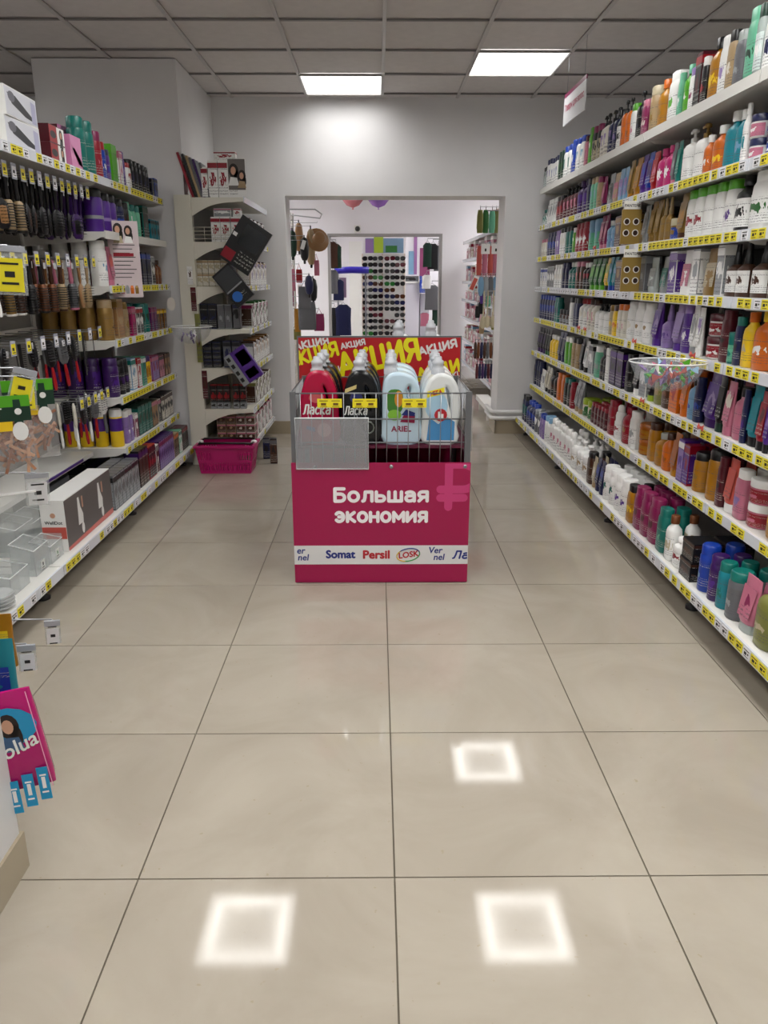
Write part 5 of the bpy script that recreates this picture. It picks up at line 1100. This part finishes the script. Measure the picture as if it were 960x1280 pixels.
umbrella(373, 275, 318, 7.9, 'tn', 'tan folded umbrella between the two dark ones'); umbrella(388, 282, 335, 7.7, 'be', 'beige folded umbrella right of the dark ones'); umbrella(362, 282, 320, 8.0, 'vi', 'violet folded umbrella behind the dark green one')
umbrella(386, 342, 372, 7.5, 'nv', 'navy folded umbrella hanging lower behind the doorway'); umbrella(391, 345, 380, 7.8, 'bk', 'black folded umbrella hanging lower behind the doorway')
q = MB().box((0, 0, 0), (.035, .002, .08), pm('wh')); o = q.build('paper_tag', None, aty(379, 306, 7.40)); o.rotation_euler = (0, .3, 0); tag(o, 'white paper tag on the black-green umbrella behind the doorway', 'tag')
p_ = aty(397, 300, 7.7); t = thing('sun_hat', 'beige brimmed hat hanging at the top of the left wire rack', 'hat', p_, rot=(1.3, .3, .3)); MB().lathe([(1, 0), (.98, .006), (.55, .01), (.52, .07), (.4, .085), (.05, .09)], .11, .11, pm('tn'), 2, 20).build('straw', t)
MB().tube([(0, .01, 1.93), (.28, .01, 1.93), (.33, .15, 1.90), (.28, .65, 1.90), (0, .65, 1.93)], .006, WIRE, 6).build('hanging_bar', RKL)
for k, (px, py, w, h, c, nm, lb) in enumerate(((381, 372, .12, .20, 'gy', 'bag', 'grey long pouch hanging in the left rack behind the doorway'), (384, 395, .17, .26, 'gy', 'bag', 'big grey shopping bag low in the left rack'), (399, 403, .10, .16, 'mg', 'notebook', 'magenta printed notebook hanging right of the grey bag'),
        (372, 400, .06, .22, 'oc', 'pouch', 'yellow lit pouch strip left of the grey bag'), (366, 350, .05, .20, 'pk', 'pouch', 'pink slim pouch at the left of the rack'), (374, 345, .06, .12, 'rd', 'pouch', 'red small pouch in the middle of the left rack'), (375, 362, .05, .09, 'wh', 'pouch', 'white small pouch under the red one'), (396, 335, .05, .14, 'pk', 'pouch', 'pink fabric pouch hanging right in the rack'), (364, 372, .05, .16, 'mg', 'pouch', 'magenta narrow pouch low left in the rack'), (370, 418, .10, .10, 'ol', 'pouch', 'olive leafy packet at the bottom of the left rack'))):
    p_ = aty(px, py, 7.55+.02*k); t = thing('hanging_'+nm, lb, nm, (p_.x, p_.y, p_.z)); MB().lathe([(.95, -h/2, .6), (1, -h/4, 1), (1, h/4, .8), (.9, h/2, .15)], w/2, .02, pm(c, .6), 5, 12).build('body', t); MB().tube([(-w*.25, 0, h/2), (0, 0, h/2+.05), (w*.25, 0, h/2)], .003, pm(c), 5).build('handle', t)
# right gondola in the second room
def simple_run(label, x, y0, y1, zs, backx, name='shelving_unit'):
    t = thing(name, label, 'shelving unit', (x, y0, 0)); MB().bx(backx-x, backx-x+.02, 0, y1-y0, 0, 2.0, pm('wh')).build('back_panel', t)
    for z in zs: s_ = MB().bx(0, backx-x, 0, y1-y0, z-.025, z, WHITE).build('shelf', t); MB().bx(-.004, 0, 0, y1-y0, z-.035, z+.005, RAILM).build('price_rail', s_)
    for yy in (0, y1-y0-.02): MB().bx(.0, .02, yy, yy+.02, 0, .12, WHITE).build('foot', t)
    return t
ZR = [1.85, 1.6, 1.3, 1.05, .8, .5, .17]
simple_run('white shelving run with bright packs along the right side of the second room', 1.28, 8.3, 12.0, ZR, 1.70)
cc_ = ['wh', 'rd', 'wh', 'be', 'cn', 'wh', 'lb', 'wh', 'pk']
for i, z in enumerate(ZR):
    y = 8.45; k = 0
    while y < 11.9:
        c = cc_[(k+i*2) % 9]; h = [.2, .15, .22, .12][(k+i) % 4]
        if i == 0 and y > 9.6: break
        place('X', .2, .1, h, c, cc_[(k+i+1) % 9], 'wh' if c != 'wh' else 'pk', (1.36, y, z+.001), -math.pi/2, f'{CN[c]} pack, {ORD[k+1]} from camera, {["top", "second", "third", "fourth", "fifth", "sixth", "base"][i]} shelf, right side of second room', 'packs in the second room', whole=True)
        y += .27; k += 1
RKR = grid_rack('wire grid rack of accessories right behind the doorway', 1.22, 7.45, 8.2, 0, 1.95, -1)
MB().tube([(0, .02, 1.93), (-.2, .02, 1.93), (-.2, .55, 1.93), (0, .55, 1.93)], .006, WIRE, 6).build('hanging_bar', RKR)
n = 0
def hangit(px, py, w, h, c, nm, cat, lb, grp=None, y=7.5, taper=.9):
    p_ = aty(px, py, y); t = thing(nm, lb, cat, tuple(p_), group=grp)
    MB().lathe([(.9*taper, -h/2, .8), (1, -h/4, 1), (.95, h/4, .9), (.7, h/2, .4)], w/2, .018, pm(c, .6), 3, 10).build('body', t); MB().tube([(0, 0, h/2), (0, 0, h/2+.03)], .003, BLACK, 4).build('loop', t); return t
for k, (px, c) in enumerate(((600, 'ol'), (607, 'gn'), (615, 'mi'), (620, 'ol'))): hangit(px, 277, .06, .20, c, 'folded_scarf', 'scarf', f'{CN[c]} folded scarf, {ORD[k+1]} from left at the top of the right rack', 'scarves of the right rack', 7.5+.03*k)
for k, px in enumerate((599, 606, 613, 619, 625)): hangit(px, 326, .05, .26, ['co', 'pk', 'co', 'pk', 'rd'][k], 'hanging_sock_pack', 'sock pack', f'{["coral", "pink", "coral", "pink", "red"][k]} sock pack, {ORD[k+1]} from left in the right rack', 'sock packs of the right rack', 7.5+.02*k)
for k, px in enumerate((607, 620)): p_ = aty(px, 311, 7.44); o = MB().box((0, 0, 0), (.08, .003, .09), pm('wh')).box((0, -.002, -.01), (.015, .001, .025), INK).build('price_card', None, p_); tag(o, f'white price card, {["left", "right"][k]} of two, hanging high in the right rack', 'price tag')
for k, px in enumerate((601, 607, 613, 619, 624)): hangit(px, 358, .055, .17, ['lb', 'si', 'gy', 'lb', 'si'][k], 'makeup_sponge_pack', 'pack', f'{["pale blue", "silver", "grey", "light blue", "silver-white"][k]} net sponge pack, {ORD[k+1]} from left in the right rack', 'sponge packs', 7.46+.02*k, .6)
p_ = aty(592, 355, 7.4); o = MB().box((0, 0, 0), (.05, .004, .15), pm('wh')).box((0, -.0024, 0), (.036, .001, .11), pm('co')).build('tag_card', None, p_); o.rotation_euler = (0, .4, 0); tag(o, 'white and coral card dangling left of the sponge packs', 'card')
for k, (px, py) in enumerate(((604, 397), (609, 396), (616, 396))):
    p_ = aty(px, py, 7.42); t = thing('bath_brush', f'cream long-handled bath brush, {ORD[k+1]} from left in the right rack', 'brush', tuple(p_), group='bath brushes of the right rack')
    MB().lathe([(.5, .0, 1), (.6, .2, 1), (.5, .24, 1)], .012, .008, pm('cr'), 2, 8).build('handle', t); MB().lathe([(.3, -.10), (.9, -.08), (1, -.05), (.8, -.01), (.3, .01)], .032, .018, pm('cr'), 2, 12).build('head', t)
for k in range(8): hangit(594+k*3.9, 438, .03, .15, ['br', 'bz', 'nv', 'br', 'gy', 'bz', 'nv', 'br'][k], 'wooden_brush', 'brush', f'dark brush pack, {ORD[k+1]} from left, upper row low in the right rack', 'upper dark brush packs', 7.45+.015*k)
for k in range(8): hangit(596+k*3.6, 464, .028, .14, ['bu', 'nv', 'pu', 'nv', 'bu', 'nv', 'bk', 'nv'][k], 'wooden_brush', 'brush', f'navy-tipped brush pack, {ORD[k+1]} from left, lowest row in the right rack', 'lower dark brush packs', 7.45+.015*k)
for k, (px, py, c, lb) in enumerate(((603, 372, 'vi', 'violet hair tie card in the right rack'), (601, 385, 'bk', 'black hair tie card in the right rack'), (597, 390, 'bk', 'black slanted comb hanging left in the right rack'), (610, 376, 'mi', 'mint small card among the brushes of the right rack'), (617, 405, 'ol', 'olive leaf pack in the right rack'), (602, 410, 'be', 'beige net pack left of the bath brushes'))): hangit(px, py, .05, .11, c, 'accessory_pack', 'pack', lb, y=7.5+.03*k)
o = MB().bx(1.06, 1.19, 7.4, 8.25, .10, .15, WHITE).bx(1.08, 1.17, 7.5, 7.54, 0, .10, WHITE).bx(1.08, 1.17, 8.1, 8.14, 0, .10, WHITE).build('low_shelf'); tag(o, 'low white base shelf under the right wire rack behind the doorway', 'shelf')

# ------------------------------------------------------------------ third room
sr = thing('sunglasses_rack', 'tall white rack full of sunglasses seen through the second doorway', 'rack', (0, 14.0, 0))
a = aty(453, 317, 14.0); b_ = aty(505, 420, 14.0); rx0, rx1, rz1 = a.x, b_.x, a.z
MB().bx(rx0-.02, rx1+.02, .02, .06, .25, rz1+.0, pm('wh')).build('board', sr); MB().bx(rx0, rx1, -.1, .2, 0, .05, pm('wh')).build('base', sr)
for x in (rx0, (rx0+rx1)/2-.02, rx1): MB().bx(x-.012, x+.012, -.0, .02, .05, rz1, mat('beige plastic strip', 'D6C8BE', .4)).build('strip', sr)
hd = MB().bx(rx0+.05, rx1-.02, .0, .03, rz1+.01, rz1+.25, mat('blue grey poster', '6F8DA8', .4)); hd.bx(rx0+.05, rx0+.19, -.002, 0, rz1+.01, rz1+.24, mat('mauve poster', '8A6AA0', .4)).bx(rx0+.2, rx0+.36, -.004, 0, rz1+.01, rz1+.27, pm('lm')).bx(rx0+.4, rx0+.6, -.003, 0, rz1+.02, rz1+.13, pm('gn')); hd.build('header_picture', sr)
gcols = ['bk', 'br', 'bk', 'bk', 'gn', 'bk', 'bu', 'bk', 'nv', 'bk']
gk = {}
def glasses(c):
    if c in gk: return gk[c]
    q = MB(); m = mat(CN[c]+' lens', PAL[c], .08)
    for s_ in (-1, 1): q.lathe([(1, 0), (1, .008)], .032, .027, m, 2.6, 12, mx=Matrix.Translation((s_*.036, 0, 0)) @ Matrix.Rotation(math.pi/2, 4, 'X')); q.tube([(s_*.066, 0, .01), (s_*.07, .03, .01), (s_*.06, .075, -.01)], .003, m, 4)
    q.tube([(-.008, 0, .008), (.008, 0, .008)], .003, m, 4); gk[c] = q.mesh('sunglasses'); return gk[c]
for cidx in range(4):
    for r in range(13):
        x = rx0+.10+cidx*(rx1-rx0-.2)/3+(.02 if cidx > 1 else -.01); z = rz1-.08-r*.105
        if random.random() < .06: continue
        c = gcols[(cidx*3+r*7) % 10]
        o = obj('sunglasses', glasses(c), None, (x, 13.93, z)); o.scale = (1.35, 1, 1.35); o.rotation_euler = (0, rm(-.08, .08), rm(-.2, .2)); tag(o, f'{CN[c]} sunglasses, row {NUM[r+1]} from top, column {NUM[cidx+1]} from left of the rack', 'sunglasses', 'sunglasses on the white rack')
        if random.random() < .4: q = MB().box((.02, -.004, -.04), (.018, .002, .06), pm('wh')).build('paper_tag', o)
p0, p1 = aty(418, 343, 13.4), aty(461, 335, 13.4)
t = MB().tube([(p0.x, 13.4, p1.z-.04), ((p0.x+p1.x)/2, 13.4, p1.z-.03), (p1.x, 13.4, p1.z-.035)], .055, mat('royal blue vinyl', '2818B0', .35), 14).build('blue_roll'); tag(t, 'royal blue padded roll held level left of the sunglasses rack', 'roll')
for px in (422, 457): q = aty(px, 340, 13.4); tag(MB().bx(q.x-.015, q.x+.015, 13.42, 13.46, 0, q.z-.0, mat('grey rack post', '8E929C', .4)).build('rack_post'), f'grey post under the {"left" if px < 430 else "right"} end of the blue roll', 'post')
for k, (px, py, w, h, c, nm, lb) in enumerate(((414, 318, .16, .36, 'br', 'jacket', 'brown garments hanging high at left of the third room'), (420, 320, .12, .34, 'dg', 'jacket', 'dark green garment beside the brown ones, third room'), (417, 352, .10, .34, 'gy', 'trousers', 'grey trousers hanging under the dark garments, third room'), (423, 362, .12, .3, 'nv', 'trousers', 'navy-grey trousers hanging left of the white door'), (429, 400, .18, .45, 'nv', 'dress', 'blue dress hanging low at left of the third room'), (427, 395, .1, .3, 'cn', 'scarf', 'crimson scarf over the blue dress in third room'), (418, 404, .12, .45, 'bk', 'dress', 'black dress hanging low at the left edge of third room'),
        (535, 318, .1, .34, 'dg', 'jacket', 'dark green garment hanging left at the right side of third room'), (542, 320, .12, .36, 'bk', 'jacket', 'black garment hanging in the middle, right side of third room'), (549, 322, .1, .36, 'gy', 'jacket', 'charcoal garment hanging rightmost in third room'), (534, 352, .1, .2, 'wh', 'shirt', 'white shirt hanging under the dark garments'), (541, 372, .16, .36, 'gy', 'sweater', 'grey sweater hanging low at right side of third room'), (548, 395, .12, .3, 'dg', 'sweater', 'dark green knit hanging lowest at the right side'), (532, 400, .1, .2, 'pk', 'shirt', 'pink shirt hanging low beside the grey sweater'))):
    p_ = aty(px, py, 13.0 if px < 500 else 12.9); y = p_.y+.02*k; w *= 1.45; h *= 1.12; t = thing('hanging_'+nm, lb, nm, (p_.x, y, p_.z))
    MB().lathe([(1, -h/2, 1), (.95, 0, 1), (1, h*.36, .9), (.5, h/2-.01, .5)], w/2, .04, pm(c, .8), 2.4, 12).build('cloth', t); MB().tube([(-w*.35, 0, h*.42), (0, 0, h/2+.02), (w*.35, 0, h*.42)], .004, WIRE, 5).build('hanger', t); MB().tube([(0, 0, h/2+.02), (0, 0, h/2+.06)], .003, WIRE, 4).build('hanger_hook', t)
struct('wall_partition', MB().bx(aty(507, 300, 15.3).x, 2.2, 15.3, 15.4, 0, 2.9, W2))
def panel(px0, py0, px1, py1, y, m, nm, cat, lb, th=.02):
    a, b_ = aty(px0, py0, y), aty(px1, py1, y); o = MB().bx(a.x, b_.x, y, y+th, b_.z, a.z, m).build(nm); return tag(o, lb, cat)
a_ = aty(440, 345, 17.5); tag(MB().bx(aty(436, 300, 17.5).x, aty(452, 300, 17.5).x, 17.5, 17.56, 0, 2.1, pm('wh')).build('door_leaf'), 'plain white door leaf behind the blue roll in the third room', 'door')
panel(424, 347, 433, 372, 13.12, mat('mauve paper', 'A083A8', .5), 'mauve_sheet', 'paper', 'mauve paper sheet hanging left of the white door')
panel(525, 310, 537, 350, 15.28, mat('plum poster', '8A3A66', .5), 'plum_poster', 'poster', 'tall plum poster with small white script at the back right'); text('Скидки', .07, pm('wh'), None, aty(531, 316, 15.18), name='poster_lettering') if False else None
panel(517.5, 293, 521, 343, 15.28, mat('mauve banner', '9A6AA0', .5), 'mauve_banner', 'banner', 'narrow mauve banner strip left of the plum poster'); panel(511, 314, 517.4, 343, 15.28, mat('sky blue poster', '7FA8C8', .5), 'blue_poster', 'poster', 'pale blue poster left of the mauve strip')
cx0, cx1 = aty(505, 380, 14.6).x, aty(524, 380, 14.6).x; zt_ = aty(510, 354, 14.6).z
tag(MB().bx(cx0, cx1, 14.6, 15.1, 0, zt_, mat('pale grey cabinet', 'C6C4D0', .5)).bx(cx0-.01, cx1+.01, 14.58, 15.1, zt_, zt_+.03, pm('wh')).build('counter_cabinet'), 'pale grey counter cabinet right of the sunglasses rack', 'cabinet')
panel(505, 345, 523, 354, 14.59, printmat('gy', 'bk'), 'notice_strip', 'notice', 'grey notice strip along the counter top', .01); panel(525, 345, 535, 366, 14.5, printmat('bl', 'wh'), 'product_stack', 'packs', 'blue and white packs stacked beside the grey counter', .2)
tag(MB().bx(aty(525, 400, 14.7).x, aty(536, 400, 14.7).x, 14.72, 15.1, 0, aty(530, 367, 14.7).z, mat('grey cabinet', 'A9A8B2', .5)).build('grey_cabinet'), 'grey low cabinet under the blue and white packs', 'cabinet')
FRM = mat('grey door lining', '9A9898', .5)
struct('trim_1', MB().bx(-.75, -.715, 12.39, 12.62, 0, 1.99, FRM).bx(.965, 1.0, 12.39, 12.62, 0, 1.99, FRM).bx(-.715, .965, 12.39, 12.62, 1.955, 1.99, FRM))
GRK = {}
for sd, x_, w_ in ((-1, -1.0, 'left'), (1, 1.15, 'right')):
    t = thing('garment_rack', f'plain metal garment rack at the {w_} side of the third room', 'rack', (x_, 13.1, 0)); MB().tube([(0, 0, 0), (0, 0, 2.0)], .015, GR, 8).build('post', t); MB().bx(-.2, .2, -.2, .2, 0, .03, GR).build('base', t); GRK[sd] = t
# a wire hook of the rack carries each thing hung in it
bpy.context.view_layer.update()
def top_of(o):
    z = -9
    for c in [o]+list(o.children):
        if c.type == 'MESH': z = max([z]+[(c.matrix_world @ Vector(v)).z for v in c.bound_box])
    return z
for o in [q for q in bpy.data.objects if q.parent is None and q.get('label') and 7.3 < q.location.y < 8.4]:
    nm = o.name.split('.')[0]
    if nm in ('folded_umbrella', 'hanging_bag', 'hanging_notebook', 'hanging_pouch', 'sun_hat', 'paper_tag', 'folded_scarf', 'hanging_sock_pack', 'makeup_sponge_pack', 'tag_card', 'price_card', 'bath_brush', 'wooden_brush', 'accessory_pack'):
        R_ = RKL if o.location.x < 0 else RKR; zt_ = top_of(o)-.004; x_, y_ = o.location.x, o.location.y
        yr = min(max(y_, R_.location.y), R_.location.y+.75)
        MB().tube([(0, yr-R_.location.y, zt_), (x_-R_.location.x, y_-R_.location.y, zt_), (x_-R_.location.x, y_-R_.location.y-.004, zt_+.012)], .0025, WIRE, 5).build('hook', R_)

for o in [q for q in bpy.data.objects if q.parent is None and q.get('label') and 12.7 < q.location.y < 13.4 and q.name.startswith('hanging_')]:
    R_ = GRK[-1 if o.location.x < .2 else 1]; zt_ = top_of(o)-.004
    MB().tube([(0, 0, zt_), (o.location.x-R_.location.x, o.location.y-R_.location.y, zt_)], .006, WIRE, 5).build('arm', R_)
